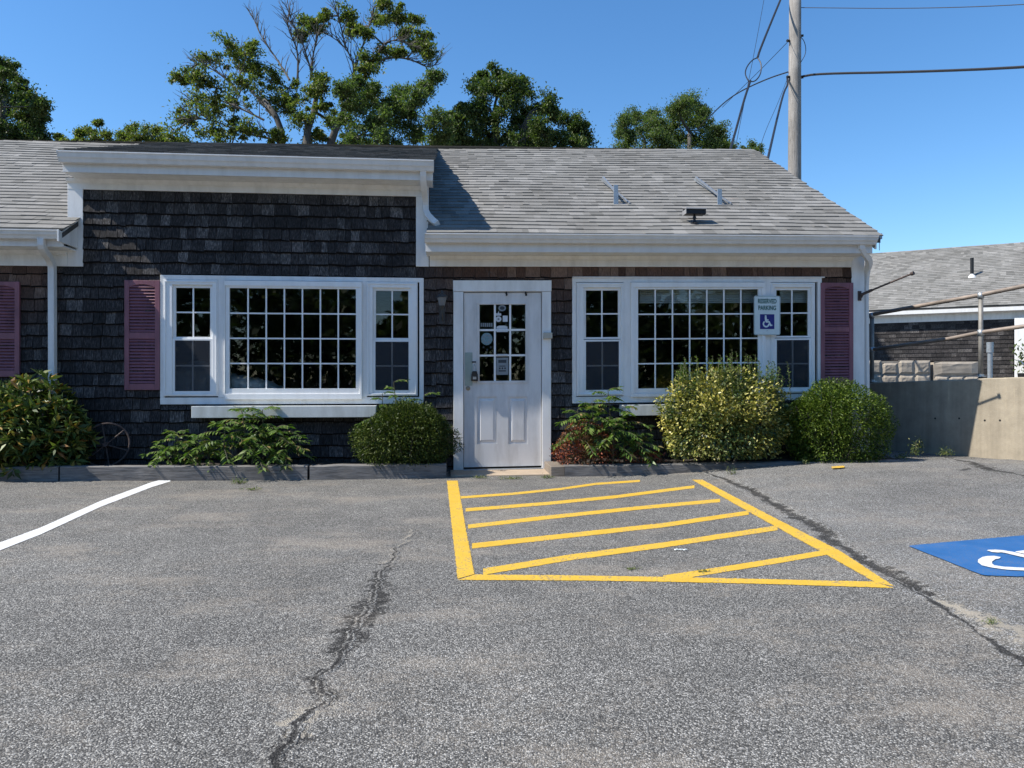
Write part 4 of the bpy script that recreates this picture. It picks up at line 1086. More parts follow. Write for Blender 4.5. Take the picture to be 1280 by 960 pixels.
# spoked wheel leaning on the wall
c = at_y(132, 556, 8.70)
t = empty('iron_wheel', (c.x, 8.62, .12)); tag(t, 'small rusty iron spoked wheel leaning on the shingles beside the rhododendron', 'wheel')
rad = .235; ax = Vector((math.cos(R(25)), math.sin(R(25))*.5, 0)).normalized(); upv = Vector((0,.22,1)).normalized()
m = MB(); m.tube([c+(ax*math.cos(a)+upv*math.sin(a))*rad for a in [2*math.pi*k/36 for k in range(37)]], .011, 8, cap=False); m.build('rim', M['rustblack'], t)
for k in range(6):
    a = 2*math.pi*k/6+.75; m = MB(); m.tube([c, c+(ax*math.cos(a)+upv*math.sin(a))*rad], .008, 6); m.build('spoke', M['rustblack'], t)
m = MB(); m.tube([c-ax.cross(upv)*.03, c+ax.cross(upv)*.03], .026, 10); m.build('hub', M['rustblack'], t)
# pale shape added behind the left glass, standing in for a reflected car
def reflection_shape():
    m = MB(); nx_, nz_ = 30, 9; ctr = (-2.72, 9.15); rows = []
    prof = [(0,.10),(.05,.26),(.12,.22),(.2,.42),(.32,.62),(.38,.68),(.5,.5),(.62,.36),(.75,.30),(.9,.2),(1,.05)]
    def hh(u):
        for (a, p), (b, q) in zip(prof, prof[1:]):
            if u <= b: return p+(q-p)*(u-a)/(b-a)
        return 0.05
    for i in range(nx_+1):
        u = i/nx_
        for j in range(nz_+1):
            v = j/nz_*math.pi
            x = ctr[0]-.62+1.5*u+.03*math.sin(j*2+i); y = ctr[1]-.22*math.cos(v)*(1+.15*math.sin(i*1.3)); z = .955+hh(u)*.54*math.sin(v)**.5+.012*math.sin(i*2.2+j*1.1)
            m.v.append((x, y, z))
    for i in range(nx_):
        for j in range(nz_): a = i*(nz_+1)+j; m.f.append((a, a+1, a+nz_+2, a+nz_+1))
    o = m.build('reflection_stand_in', M['reflectgrey'], None, smooth=True); return o
tag(reflection_shape(), 'pale shape added just inside the left picture window, standing in for a car reflection', 'reflection stand-in')
m = MB(); m.box(-3.5, -1.7, 9.03, 9.6, .06, .955); tag(m.build('low_cabinet', M['floorin'], bevel=.01), 'dark low cabinet under the added reflection shape inside the left window', 'cabinet')

# ------------------------------------------------------------------ concrete wall, railing, blocks, far building
WP = Vector((6.28, 9.11, 0)); WD = Vector((.4226, -.9063, 0)).normalized()
WN = Vector((.9063, .4226, 0)).normalized()                 # away from the camera
def at_wall(px, py, off=0.0):
    r = ray(px, py); o = Vector((0,0,CAMZ)); s_ = (WP+WN*off-o).dot(WN)/r.dot(WN); return o+r*s_
m = MB(); n = 40; A_ = WP-WD*3.0; B_ = WP+WD*2.6
for i in range(n+1):
    q_ = A_.lerp(B_, i/n); zt_ = 1.08+.038*(q_-WP).dot(WD)+random.uniform(-.004,.004); j = random.uniform(-.003,.003)
    for o_, z in ((0, -.3), (0, zt_-.012), (.012+j, zt_), (.235, zt_+.004), (.25, zt_-.01), (.25, -.3)):
        q = q_+WN*o_; m.v.append((q.x, q.y, z))
for i in range(n):
    for k in range(6): a = i*6+k; b = i*6+(k+1) % 6; m.f.append((a, b, b+6, a+6)[::-1])
m.f.append(tuple(range(6))); m.f.append(tuple(n*6+k for k in range(6))[::-1])
cw = empty('concrete_wall', (WP.x, WP.y+.1, .05)); tag(cw, 'low stained concrete retaining wall to the right of the building', 'wall')
m.build('wall_body', M['concrete'], cw)
m = MB()
for px, py in ((1199,523),(1231,525.5),(1250,525.5),(1169,523)):
    p = at_wall(px, py); m.tube([p-WN*.002, p+WN*.01], .012, 10)
m.build('tie_hole', M['blackmetal'], cw)
rl = empty('pipe_railing', at_wall(1160, 474, .12)); tag(rl, 'rusty steel pipe railing with two rails standing on the concrete wall', 'railing')
M['pipe'] = plain('rusty_galvanised_pipe', (0.24,0.225,0.20), 0.6, .3, var=.3, scale=6)
M['piperust'] = plain('rust_brown_pipe', (0.235,0.19,0.155), 0.65, .25, var=.35, scale=5)
def rail(pts, r, nm, mat): m = MB(); m.tube([at_wall(a, b, .12) for a, b in pts], r, 12); return m.build(nm, mat, rl, smooth=True)
rail([(1072,396.5),(1090,393),(1226,368.6),(1282,357),(1430,327)], .027, 'top_rail', M['piperust'])
rail([(1072,440),(1090,437),(1186,423.5),(1226,415.5),(1282,407.5),(1430,384)], .025, 'middle_rail', M['piperust'])
for px, y0, y1 in ((1090,393,480),(1226,368,474),(1395,334,470)):
    m = MB(); a = at_wall(px, y0, .12); b = at_wall(px, y1, .12); m.tube([b, a], .027, 12); p = m.build('post', M['pipe'], rl, smooth=True)
    for yy in (y0+1.5, {1090:437,1226:415.8,1395:389.5}[px]):
        q = at_wall(px, yy, .12); m = MB(); m.tube([q-Vector((0,0,.035)), q+Vector((0,0,.035))], .037, 12); m.build('fitting', M['steel'], p, smooth=True)
    m = MB(); m.lathe([(.06,0),(.06,.008),(.036,.01),(.036,.03)], (a.x, a.y, b.z-.0+.03), 14); m.build('base_flange', M['steel'], p)
# concrete blocks behind
def block(px0, px1, pyt, d, label, notch=None, grid=True):
    a = at_d(px0, HOR, d); b = at_d(px1, HOR, d); ztop = at_d(px0, pyt, d).z; zb = .90; dirx = (b-a).normalized(); nrm = Vector((-dirx.y, dirx.x, 0)); Lb = (b-a).length
    t = empty('concrete_block', (a+b)/2+Vector((0,0,zb-CAMZ))); tag(t, label, 'concrete block', 'tan concrete blocks behind the railing')
    cols = max(2, int(round(Lb/.3))); zs = [zb, ztop-.26, ztop]
    m = MB(); m.add([tuple(a+dirx*u+nrm*v+Vector((0,0,z-CAMZ))) for z in (zb, ztop-.012) for u, v in ((.006,.03),(Lb-.006,.03),(Lb-.006,.6),(.006,.6))],
          [(0,3,2,1),(4,5,6,7),(0,1,5,4),(1,2,6,5),(2,3,7,6),(3,0,4,7)]); m.build('core', M['block'], t)
    for r_ in range(2):
        for c_ in range(cols if grid or r_ == 0 else 1):
            n_c = cols if grid or r_ == 0 else 1
            u0, u1 = Lb*c_/n_c+.008, Lb*(c_+1)/n_c-.008; z0, z1 = zs[r_]+.008, zs[r_+1]-(.0 if r_ else .008)
            if notch and r_ == 1 and abs((u0+u1)/2-notch) < .16: z1 -= .05
            m = MB(); nn = 6
            for j in range(nn+1):
                for i in range(nn+1):
                    e = min(i, nn-i, j, nn-j); dpt = .03-(.02 if e else 0)-random.uniform(0,.007)*(e > 0)
                    q = a+dirx*(u0+(u1-u0)*i/nn)+nrm*dpt; m.v.append((q.x, q.y, z0+(z1-z0)*j/nn))
            for j in range(nn):
                for i in range(nn): k = j*(nn+1)+i; m.f.append((k, k+1, k+nn+2, k+nn+1))
            if r_ == 1:
                k = len(m.v); q0 = a+dirx*u0+nrm*.6; q1 = a+dirx*u1+nrm*.6; m.v += [(q0.x,q0.y,z1),(q1.x,q1.y,z1)]
                m.f.append((nn*(nn+1), nn*(nn+1)+nn, k+1, k))
            m.build('face', M['block'], t)
block(1062, 1164.5, 450.5, 14, 'left tan split-face concrete block with a notched top', notch=.72)
block(1168, 1225, 452, 14, 'right tan concrete block with a rough face beside the railing post', grid=False)
m = MB(); a = at_d(1237.5, 474, 15); m.tube([a-Vector((0,0,.25)), a+Vector((0,0,.58))], .045, 12); m.tube([a+Vector((0,0,.52)), a+Vector((0,0,.72))], .062, 12)
tag(m.build('pipe_stub', M['steel']), 'short grey capped pipe standing behind the concrete wall', 'pipe')

# far building
E1 = at_d(1085, 388, 27.3); E2 = at_d(1280, 380, 25.0); E2.z = E1.z
d = (E2-E1).normalized(); nb = Vector((-d.y, d.x, 0))
if nb.y < 0: nb = -nb
fb = empty('far_building', E1-nb*-3+Vector((3,0,.93-E1.z))); tag(fb, 'grey roofed shingled building standing beyond the concrete wall', 'building')
a0 = E1-d*9; a1 = E2+d*9; rise = Vector((0,0,2.72)); rn = 4.75
r0 = a0+nb*rn+rise; r1 = a1+nb*rn+rise
def slab4(name, q, mat, th=.06, parent=fb):
    q = [Vector(v) for v in q]; dn = Vector((0,0,-th)); m = MB(); m.add([tuple(v) for v in q]+[tuple(v+dn) for v in q], [(0,1,2,3),(4,7,6,5),(0,4,5,1),(1,5,6,2),(2,6,7,3),(3,7,4,0)]); return m.build(name, mat, parent)
rfb = slab4('roof', (a0, a1, r1, r0), M['roofunder'])
tag(roof_tabs(a0, a1, r1, r0, 0.15, (0.1, 0.3), (0.006, 0.012)).build('roof_shingles', M['roof'], rfb), kind='stuff')
slab4('back_roof', (r0, r1, a1+nb*2*rn, a0+nb*2*rn), M['roof'])
f0 = a0+nb*.35; f1 = a1+nb*.35
def vwall(name, p, q, z0, z1, off, th, mat, parent=fb, bev=0):
    m = MB(); b_ = [p+nb*off, q+nb*off, q+nb*(off+th), p+nb*(off+th)]
    m.add([(v.x,v.y,z0) for v in b_]+[(v.x,v.y,z1) for v in b_], [(0,3,2,1),(4,5,6,7),(0,1,5,4),(1,2,6,5),(2,3,7,6),(3,0,4,7)]); return m.build(name, mat, parent)
ze = E1.z
wfb = vwall('wall', f0, f1, .5, ze, .03, .15, M['shinglefar'])
vwall('wall', f0+nb*8.8, f1+nb*8.8, .5, ze, 0, .15, M['shinglefar'])
m = MB()
for e in (f0, f1-d*.15):
    q = [e, e+d*.15]; h = 2.5
    m.add([(v.x,v.y,z) for v, z in ((q[0]+nb*.181,.5),(q[0]+nb*8.799,.5),(q[0]+nb*8.799,ze-.1),(q[0]+nb*4.4,ze+h),(q[0]+nb*.181,ze-.1),(q[1]+nb*.181,.5),(q[1]+nb*8.799,.5),(q[1]+nb*8.799,ze-.1),(q[1]+nb*4.4,ze+h),(q[1]+nb*.181,ze-.1))],
          [(0,1,2,3,4),(9,8,7,6,5),(0,5,6,1),(1,6,7,2),(2,7,8,3),(3,8,9,4),(4,9,5,0)])
m.build('gable_wall', M['shinglefar'], fb)
tr1 = E1 + d*((at_d(1267, 400, 25.5)-E1).dot(d)); 
m = MB(); k = 0
zz_ = .9
while zz_ < ze-.45:
    u = 0; Lw = (tr1-f0).dot(d)
    while u < Lw:
        w = random.uniform(.12,.3); e = min(Lw, u+w); p = f0+d*u; q = f0+d*(e-.006); z1_ = min(zz_+.152, ze-.44)
        m.add([tuple(Vector((p.x,p.y,zz_))+nb*.0), tuple(Vector((q.x,q.y,zz_))), tuple(Vector((q.x,q.y,z1_))+nb*.022), tuple(Vector((p.x,p.y,z1_))+nb*.022), tuple(Vector((p.x,p.y,zz_))+nb*.025), tuple(Vector((q.x,q.y,zz_))+nb*.025)],
              [(0,1,2,3),(4,5,1,0),(0,3,4),(1,5,2)])
        u = e
    zz_ += .14
tag(m.build('shingles', M['shinglefar'], wfb), kind='stuff')
vwall('frieze_board', f0, f1, ze-.45, ze-.12, -.02, .05, M['trim'])
vwall('fascia', a0, a1, ze-.19, ze-.065, .0, .03, M['gutter'])
vwall('soffit', a0, a1, ze-.19, ze-.17, .031, .34, M['trim'])
vwall('door_casing', tr1, tr1+d*.3, .93, ze-.45, -.03, .06, M['trim'])
vwall('door', tr1+d*.3, tr1+d*1.3, .93, ze-.5, .02, .05, M['blackmetal'])
m = MB(); p = E1 + d*((at_d(1279, 440, 25)-E1).dot(d)) - nb*.6
for k in range(160):
    q = Vector((p.x, p.y, 1.75))+Vector((random.gauss(0,.16), random.gauss(0,.16), random.gauss(0,.33))); dd = Vector((random.uniform(-1,1), random.uniform(-1,1), random.uniform(-.5,1))).normalized()*.09; s_ = dd.cross(Vector((0,0,1)))*.5
    m.add([q-dd, q+s_, q+dd, q-s_], [(0,1,2,3)])
pl = empty('potted_evergreen', (p.x, p.y, .93)); tag(pl, 'small dark evergreen by the white door trim of the far building', 'plant')
m.build('foliage', M['oakdark'], pl); m = MB(); m.lathe([(.16,0),(.2,.35),(.21,.36),(.18,.37)], (p.x,p.y,.93), 14); m.build('pot', M['blackmetal'], pl)
# vent pipe on the far roof
def farroof(px, py):
    r = ray(px, py); n_ = (a1-a0).cross(r0-a0).normalized(); o = Vector((0,0,CAMZ)); s = (a0-o).dot(n_)/r.dot(n_); return o+r*s
vp = farroof(1215, 346)
t = empty('vent_pipe', vp); tag(t, 'black plumbing vent pipe standing on the far grey roof', 'vent pipe')
m = MB(); m.tube([vp-Vector((0,0,.1)), vp+Vector((0,0,.68))], .058, 12); m.build('pipe', M['blackmetal'], t)
m = MB(); m.lathe([(.15,-.05),(.12,.02),(.07,.06),(.06,.10)], tuple(vp), 14); m.build('flashing', M['gutter'], t)

# ------------------------------------------------------------------ utility pole and wires
PD = 18.0
pb = at_d(993, 475, PD); pbx = Vector((pb.x, pb.y, 0))
t = empty('utility_pole', (pb.x, pb.y, 0)); tag(t, 'tall weathered wooden utility pole rising behind the roof', 'utility pole')
m = MB(); m.tube([(pb.x, pb.y, -.5), (pb.x, pb.y, 4), (pb.x+.01, pb.y, 8), (pb.x+.03, pb.y, 12.5)], [.165, .155, .142, .125], 20); m.build('pole', M['pole'], t, smooth=True)
for py, s in ((52,-1),(97,-1),(97,1),(45,1)):
    m = MB(); q = at_d(993, py, PD); m.tube([q+Vector((s*.13,-.02,0)), q+Vector((s*.2,-.04,0))], .03, 8)
    m.build('clamp', M['blackmetal'], t)
m = MB(); m.tube(sm([at_d(1000,45,PD-.1), at_d(1006,52,PD-.1), at_d(1008,66,PD-.1), at_d(1001,78,PD-.1)]), .008, 6); m.build('jumper_wire', M['cable'], t)
WG = 'overhead wires at the utility pole'
def wire(pts, r, label, its=3, dd=None):
    P = [at_d(p[0], p[1], p[2] if len(p) > 2 else PD) for p in pts]
    m = MB(); m.tube(sm(P, its), r, 6); o = m.build('overhead_wire', M['cable'], None); tag(o, label, 'wire', WG); return o
wire([(1001,9.5,PD),(1140,11,16),(1290,6,14),(1500,-12,12)], .008, 'thin wire running right from the pole near the top of the picture')
o = wire([(1001,96,PD),(1022,92,17.7),(1140,90,16),(1290,84,14),(1500,66,12)], .026, 'thick black cable bundle running right from the pole', 2)
wire([(985,90,PD),(960,98,19),(925,114,20.5),(905,128,21.5),(886,147,23),(868,165,24)], .016, 'black cable dropping left from the pole towards the far trees')
wire([(986,51,PD),(950,88,19),(925,112,20.5),(903,134,22)], .007, 'thin wire crossing down left from the pole above the drop cable')
wire([(978,-6,PD),(968,18,PD-.5),(950,62,PD-1.5),(947,72,PD-1.8)], .024, 'twisted black service cable coming down from the top edge', 2)
wire([(938,101,PD-2.5),(930,125,PD-3),(922,155,PD-3.6),(912,190,PD-4.5)], .022, 'twisted black service cable below the drip loop', 2)
wire([(947,72,PD-1.8),(940,75,PD-1.9),(933,84,PD-2),(931,93,PD-2.2),(936,102,PD-2.5)], .013, 'left half of the black drip loop beside the pole')
wire([(947,72,PD-1.8),(952,80,PD-1.9),(951,93,PD-2),(944,102,PD-2.3),(937,102,PD-2.5)], .013, 'right half of the black drip loop beside the pole')
wire([(956,-6,PD),(944,60,PD-1.5),(930,130,PD-3),(919,186,PD-4)], .005, 'thinnest wire left of the service cable')
wire([(984,97,PD),(985,106,PD-.3),(980,114,PD-.5),(972,145,PD-2),(959,202,PD-5)], .022, 'short thick black cable from the pole down to the roof edge')
wire([(984,99,PD),(972,130,PD-1),(956,165,PD-2),(948,192,PD-3)], .005, 'faint thin wire just left of the short thick cable')

# ------------------------------------------------------------------ foliage helpers
def unit(v): return v/np.maximum(1e-9, np.linalg.norm(v, axis=1, keepdims=True))
def leaves(C, Dr, Ln, Wd, fold=0.12, upb=0.6):
    n = len(C); Dr = unit(Dr); up = rng.normal(0, 1, (n, 3))*0.55 + np.array([0, 0, upb*1.6])
    S = unit(np.cross(Dr, up)); Nn = unit(np.cross(S, Dr)); Ln = Ln[:, None]; Wd = Wd[:, None]
    V = np.stack([C-Dr*Ln*.5, C+S*Wd*.5+Nn*Wd*fold, C+Dr*Ln*.5-Nn*Ln*.12, C-S*Wd*.5+Nn*Wd*fold], 1).reshape(-1, 3)
    Fq = np.arange(4*n).reshape(-1, 4); return V, Fq
def nz3(P, f, seed):
    p = P*f; s = seed*1.7
    return (np.sin(p[:,0]*1.0+s+1.3*np.sin(p[:,1]*.9+s))+np.sin(p[:,1]*1.1+2.1*s+1.1*np.sin(p[:,2]*1.2))+np.sin(p[:,2]*1.3+s*.7+1.2*np.sin(p[:,0]*.8)))/3
def shrub(name, ctr, rad, n, ll, lw, mat, label, cat='shrub', lump=.12, lf=5.0, shell=.28, flat=1.0, whorl=0, top_flat=1.0, stems=9, group=None, out=.8, upb=.6, core=0.12, sprig=.13):
    c = np.array(ctr); r = np.array(rad)
    Dn = unit(rng.normal(0, 1, (n, 3)))
    Dn[:, 2] = np.abs(Dn[:, 2]); low = rng.random(n) < .42
    Dn[low, 2] = -rng.uniform(0, 1.0, low.sum())
    h_ = np.hypot(Dn[:, 0], Dn[:, 1])+1e-6; k_h = np.where(low, (1-.42*Dn[:, 2]**2)/h_, 1.0)
    Dn[:, 0] *= k_h; Dn[:, 1] *= k_h
    if whorl:
        k = n//whorl; Dn = np.repeat(Dn[:k], whorl, 0); n = len(Dn)
    depth = np.abs(rng.normal(0, shell, n)); depth = np.where(rng.random(n) < core, rng.random(n)*.8, depth)
    if whorl: depth = np.repeat(depth[::whorl], whorl)
    rr = (1+lump*nz3(Dn*r*1.0+c, lf, 1.0)+lump*.6*nz3(Dn*r+c, lf*2.3, 2.0))*(1-np.clip(depth, 0, .95))
    Pn = np.sign(Dn)*np.abs(Dn)**flat
    C = c + Pn*r*rr[:, None]
    dr = Dn*out + rng.normal(0, .55, (n, 3))
    if whorl:
        a = np.tile(np.arange(whorl), n//whorl)*2.4; t1 = unit(np.cross(Dn, np.array([0,0,1.]))); t2 = np.cross(Dn, t1)
        dr = Dn*.75+(t1*np.cos(a)[:,None]+t2*np.sin(a)[:,None])*1.0; C = C+unit(dr)*ll*.5
    Ln = ll*rng.uniform(.65, 1.2, n); Wd = lw*rng.uniform(.7, 1.2, n)
    Bd = unit(rng.normal(0, 1, (90, 3))); dm = (unit(Dn) @ Bd.T).max(1)
    C = C + (C-c)*(sprig*np.exp(-(1-dm)/.012))[:, None]
    keep = C[:, 2] > c[2]-r[2]*.55*0 - .4
    keep &= C[:, 2] > .1
    V, Fq = leaves(C[keep], dr[keep], Ln[keep], Wd[keep], upb=upb)
    t = empty(name, (c[0], c[1], .12)); tag(t, label, cat, group)
    tag(link_mesh('foliage', V, Fq, mat, t), kind='stuff')
    m = MB()
    for k in range(stems):
        a = random.uniform(0, 6.28); q = Vector((c[0]+.06*math.cos(a), c[1]+.05*math.sin(a), .08)); e = Vector((c[0]+r[0]*.75*math.cos(a), c[1]+r[1]*.7*math.sin(a), c[2]+r[2]*random.uniform(.1,.6)))
        m.tube(sm([q, q.lerp(e, .5)+Vector((random.uniform(-.05,.05),0,-.04)), e], 1), [.010,.009,.008,.006,.005,.004][:len(sm([q,q,e],1))] if False else .007, 5)
    m.build('stems', M['bark'], t); return t
def px_shrub(name, px0, px1, pyt, pyb, Y, ry, **k):
    a = at_y(px0, pyb, Y); b = at_y(px1, pyb, Y); zt = at_y((px0+px1)/2, pyt, Y).z; zb = k.pop('zb', .12)
    return shrub(name, ((a.x+b.x)/2, Y, zb+(zt-zb)*k.pop('cz', .42)), ((b.x-a.x)/2, ry, 1), **k)
def shrub_px(name, px0, px1, pyt, Y, ry, czf=.45, zb=.10, **k):
    a = at_y(px0, 500, Y); b = at_y(px1, 500, Y); zt = at_y((px0+px1)/2, pyt, Y).z
    cz = zb+(zt-zb)*czf; return shrub(name, ((a.x+b.x)/2, Y, cz), ((b.x-a.x)/2, ry, zt-cz), **k)
shrub_px('rhododendron', -45, 110, 484, 8.56, .40, .44, n=6600, ll=.125, lw=.036, mat=M['rhodo'], whorl=6, label='rhododendron bush with long leaves and some yellow brown at the left edge', lump=.16, lf=3.2, shell=.34, stems=14, upb=.5, core=.3)
shrub_px('yew_shrub', 437, 576, 500, 8.50, .36, .5, n=26000, ll=.036, lw=.010, mat=M['yew'], label='rounded dark yew shrub just left of the white door', lump=.2, lf=4.2, shell=.26, flat=1.0, core=.15)
shrub_px('variegated_shrub', 822, 986, 467, 8.42, .40, .48, n=15000, ll=.046, lw=.023, mat=M['euo'], label='large yellow variegated shrub in front of the right picture window', lump=.16, lf=4.5, shell=.26, flat=1.0, core=.22)
shrub_px('globe_shrub', 978, 1109, 478, 8.50, .42, .46, n=26000, ll=.034, lw=.013, mat=M['globe'], label='round bright green clipped shrub at the right building corner', lump=.11, lf=8, shell=.18, flat=1.0, core=.15)
shrub_px('barberry_shrub', 692, 772, 527, 8.47, .22, .42, n=5200, ll=.026, lw=.016, mat=M['barberry'], label='low red leaved barberry right of the door', lump=.18, lf=6, shell=.3)
shrub_px('barberry_shrub', 770, 832, 562, 8.45, .16, .42, n=1300, ll=.024, lw=.015, mat=M['barberry'], label='tiny sparse red barberry between the ferny plant and the yellow shrub', lump=.25, lf=6, shell=.4)

# feather-leaved young trees
def frond(acc, base, dirv, length, npair, ll, lw, droop=.5):
    base = np.array(base); d = np.array(dirv)/np.linalg.norm(dirv); side = np.cross(d, [0,0,1.]); side /= max(1e-6, np.linalg.norm(side))
    pts = []
    for k in range(npair+1):
        s = k/npair; p = base+d*length*s+np.array([0,0,-1.])*droop*length*s*s; pts.append(p)
        if k == 0: continue
        for sg in (-1, 1):
            dd = side*sg*.85+d*.45+np.array([0,0,-.38-random.uniform(0,.25)]); sc = math.sin(math.pi*min(1, .18+.82*(1-s*.75)))*.45+.6
            l = ll*sc*random.uniform(.85,1.15)
            acc[0].append(p+dd/np.linalg.norm(dd)*l*.5); acc[1].append(dd); acc[2].append(l); acc[3].append(lw*sc)
    acc[0].append(pts[-1]+d*ll*.4); acc[1].append(d+np.array([0,0,-.5])); acc[2].append(ll); acc[3].append(lw)
    acc[4].append(pts)
def ferny(name, stems, label, ll=.095, lw=.026, flen=.36, npair=9, nf=11, cat='plant', group=None):
    acc = ([], [], [], [], []); sm_ = []
    for (px, pyt, Y, zb) in stems:
        top = at_y(px, pyt, Y); b = Vector((top.x+random.uniform(-.08,.08), Y+random.uniform(0,.05), zb)); sm_.append((b, top))
        for k in range(nf):
            s = 1-.55*(k/nf)**1.0; p = b.lerp(top, s); a = k*2.4+random.uniform(-.4,.4); e = .75-.75*k/nf
            frond(acc, p, (math.cos(a), math.sin(a)*.8-.15, e), flen*random.uniform(.7,1.1)*(.65+.35*k/nf if k < 3 else 1), npair, ll, lw)
    V, Fq = leaves(np.array(acc[0]), np.array(acc[1]), np.array(acc[2]), np.array(acc[3]), .1, .9)
    t = empty(name, (sm_[0][0].x, sm_[0][0].y, .1)); tag(t, label, cat, group); tag(link_mesh('foliage', V, Fq, M['ailanthus'], t), kind='stuff')
    m = MB()
    for b, e in sm_: m.tube([b, b.lerp(e,.5)+Vector((.01,0,0)), e], [.010,.008,.004], 6)
    for pts in acc[4]: m.tube([tuple(p) for p in pts[::2]]+[tuple(pts[-1])], .0022, 4, cap=False)
    m.build('stems', M['stem'], t); return t
FG = 'feathery young sumac plants along the wall'
ferny('feathery_sumac', [(302,512,8.52,.1),(328,512,8.62,.1),(282,530,8.45,.1),(345,535,8.48,.1),(360,548,8.45,.1),(318,545,8.42,.1)], 'wide clump of feathery green sumac below the left picture window', ll=.088, flen=.30, group=FG)
ferny('feathery_sumac', [(222,540,8.5,.1),(245,548,8.46,.1),(206,560,8.48,.1),(262,556,8.44,.1)], 'lower leftmost feathery sumac clump with reddish tips beside the iron wheel', ll=.07, flen=.24, group=FG)
ferny('feathery_sumac', [(492,478,8.62,.2),(478,492,8.55,.2),(530,494,8.60,.2)], 'feathery sumac tips poking up through the yew shrub', ll=.06, flen=.26, lw=.02, nf=6, group=FG)
ferny('feathery_sumac', [(760,488,8.52,.1),(740,502,8.42,.1),(778,510,8.42,.1),(722,512,8.44,.1),(795,545,8.4,.1),(765,525,8.36,.1)], 'tall feathery sumac plant behind the red barberry', ll=.085, flen=.29, group=FG)
# fresh shoots above the variegated shrub
acc = [[], [], [], []]; m = MB()
for k in range(95):
    px = random.choice((850, 872, 890, 905, 915, 930, 940, 955, 965, 975))+random.gauss(0, 7); Y = 8.42+random.uniform(-.12,.2)
    top = at_y(px, 452+abs(px-915)*.16+random.uniform(-16,20), Y); b = Vector((top.x+random.uniform(-.08,.08), Y, .85))
    m.tube([b, b.lerp(top,.5)+Vector((random.uniform(-.01,.01),0,0)), top], [.004,.003,.002], 4)
    for j in range(26):
        s = j/26; p = b.lerp(top, s)
        a = j*2.4; dd = np.array([math.cos(a), math.sin(a), .7]); l = .038*random.uniform(.7,1.2)
        acc[0].append(np.array(p)+dd/np.linalg.norm(dd)*l*.5); acc[1].append(dd); acc[2].append(l); acc[3].append(.016)
t = empty('green_shoots', (at_y(915,500,8.45).x, 8.45, .8)); tag(t, 'upright fresh green shoots rising out of the yellow variegated shrub', 'plant')
V_, F_ = leaves(np.array(acc[0]), np.array(acc[1]), np.array(acc[2]), np.array(acc[3])); tag(link_mesh('foliage', V_, F_, M['privet'], t), kind='stuff'); m.build('stems', M['stem'], t)

# weeds
def weed(px, py, w, h, n, label, Y=None, ll=.03, lw=.008, off=0.0, mat='weed', blades=False):
    p = gnd(px, py) if Y is None else at_y(px, py, Y)
    t = empty('weed', p); tag(t, label, 'weed', 'small weeds growing in gaps')
    k = n; C = np.array(p)+np.stack([rng.normal(0, w*.45, k), rng.normal(0, w*.3, k), np.abs(rng.normal(0, h*.45, k))+off+ll*.3], 1)
    dr = np.stack([rng.normal(0, .8, k), rng.normal(0, .8, k), rng.uniform(.2, 1.4, k)], 1)
    V, Fq = leaves(C, dr, ll*rng.uniform(.6,1.3,k), lw*rng.uniform(.7,1.3,k)); tag(link_mesh('foliage', V, Fq, M[mat], t), kind='stuff')
    m = MB()
    for j in range(6): m.tube([p, Vector(p)+Vector((random.uniform(-w,w)*.7, random.uniform(-w,w)*.4, h*random.uniform(.5,1)))], .0015, 4)
    m.build('stems', M['stem'], t)
weed(300, 605, .09, .05, 110, 'low yellow green weed on the asphalt at the bed timber', ll=.035, lw=.006)
weed(316, 613, .10, .015, 60, 'creeping weed arm reaching across the asphalt', ll=.03, lw=.006)
weed(600, 598, .10, .02, 90, 'low green weeds along the left part of the door slab edge', ll=.022, lw=.007)
weed(640, 599, .16, .02, 120, 'low green weeds along the middle of the door slab edge', ll=.022, lw=.007)
weed(684, 598, .08, .035, 90, 'small weed tuft between the door slab and the short timber', ll=.022, lw=.007)
weed(916, 595, .07, .09, 50, 'spiky weed tuft in front of the right timber', ll=.07, lw=.004)
weed(1005, 582, .05, .05, 50, 'small leafy weed at the timber before the round shrub', off=.02)
weed(1078, 574, .07, .07, 60, 'pale leafy weed at the foot of the round shrub', off=.02)
weed(1145, 572, .09, .20, 150, 'tall airy weed in the shade of the concrete wall', ll=.035, lw=.009, off=.02)
weed(1128, 576, .12, .06, 120, 'spread of small weeds where the timber meets the wall', off=.02)
weed(1182, 572, .11, .09, 160, 'yellowish weed clump where the sun meets the wall shade', off=.02)
weed(1239, 785, .035, .02, 60, 'tiny grass tuft in the sand beside the crack', ll=.02, lw=.003, off=.016)
weed(1150, 561, .06, .13, 90, 'upper airy sprig against the shaded concrete wall', ll=.03, lw=.008, Y=9.08)
weed(790, 712, .05, .008, 60, 'flat moss tuft in the hatched area', ll=.014, lw=.004)
weed(880, 715, .05, .008, 60, 'flat moss tuft at the last hatch stripe', ll=.014, lw=.004)
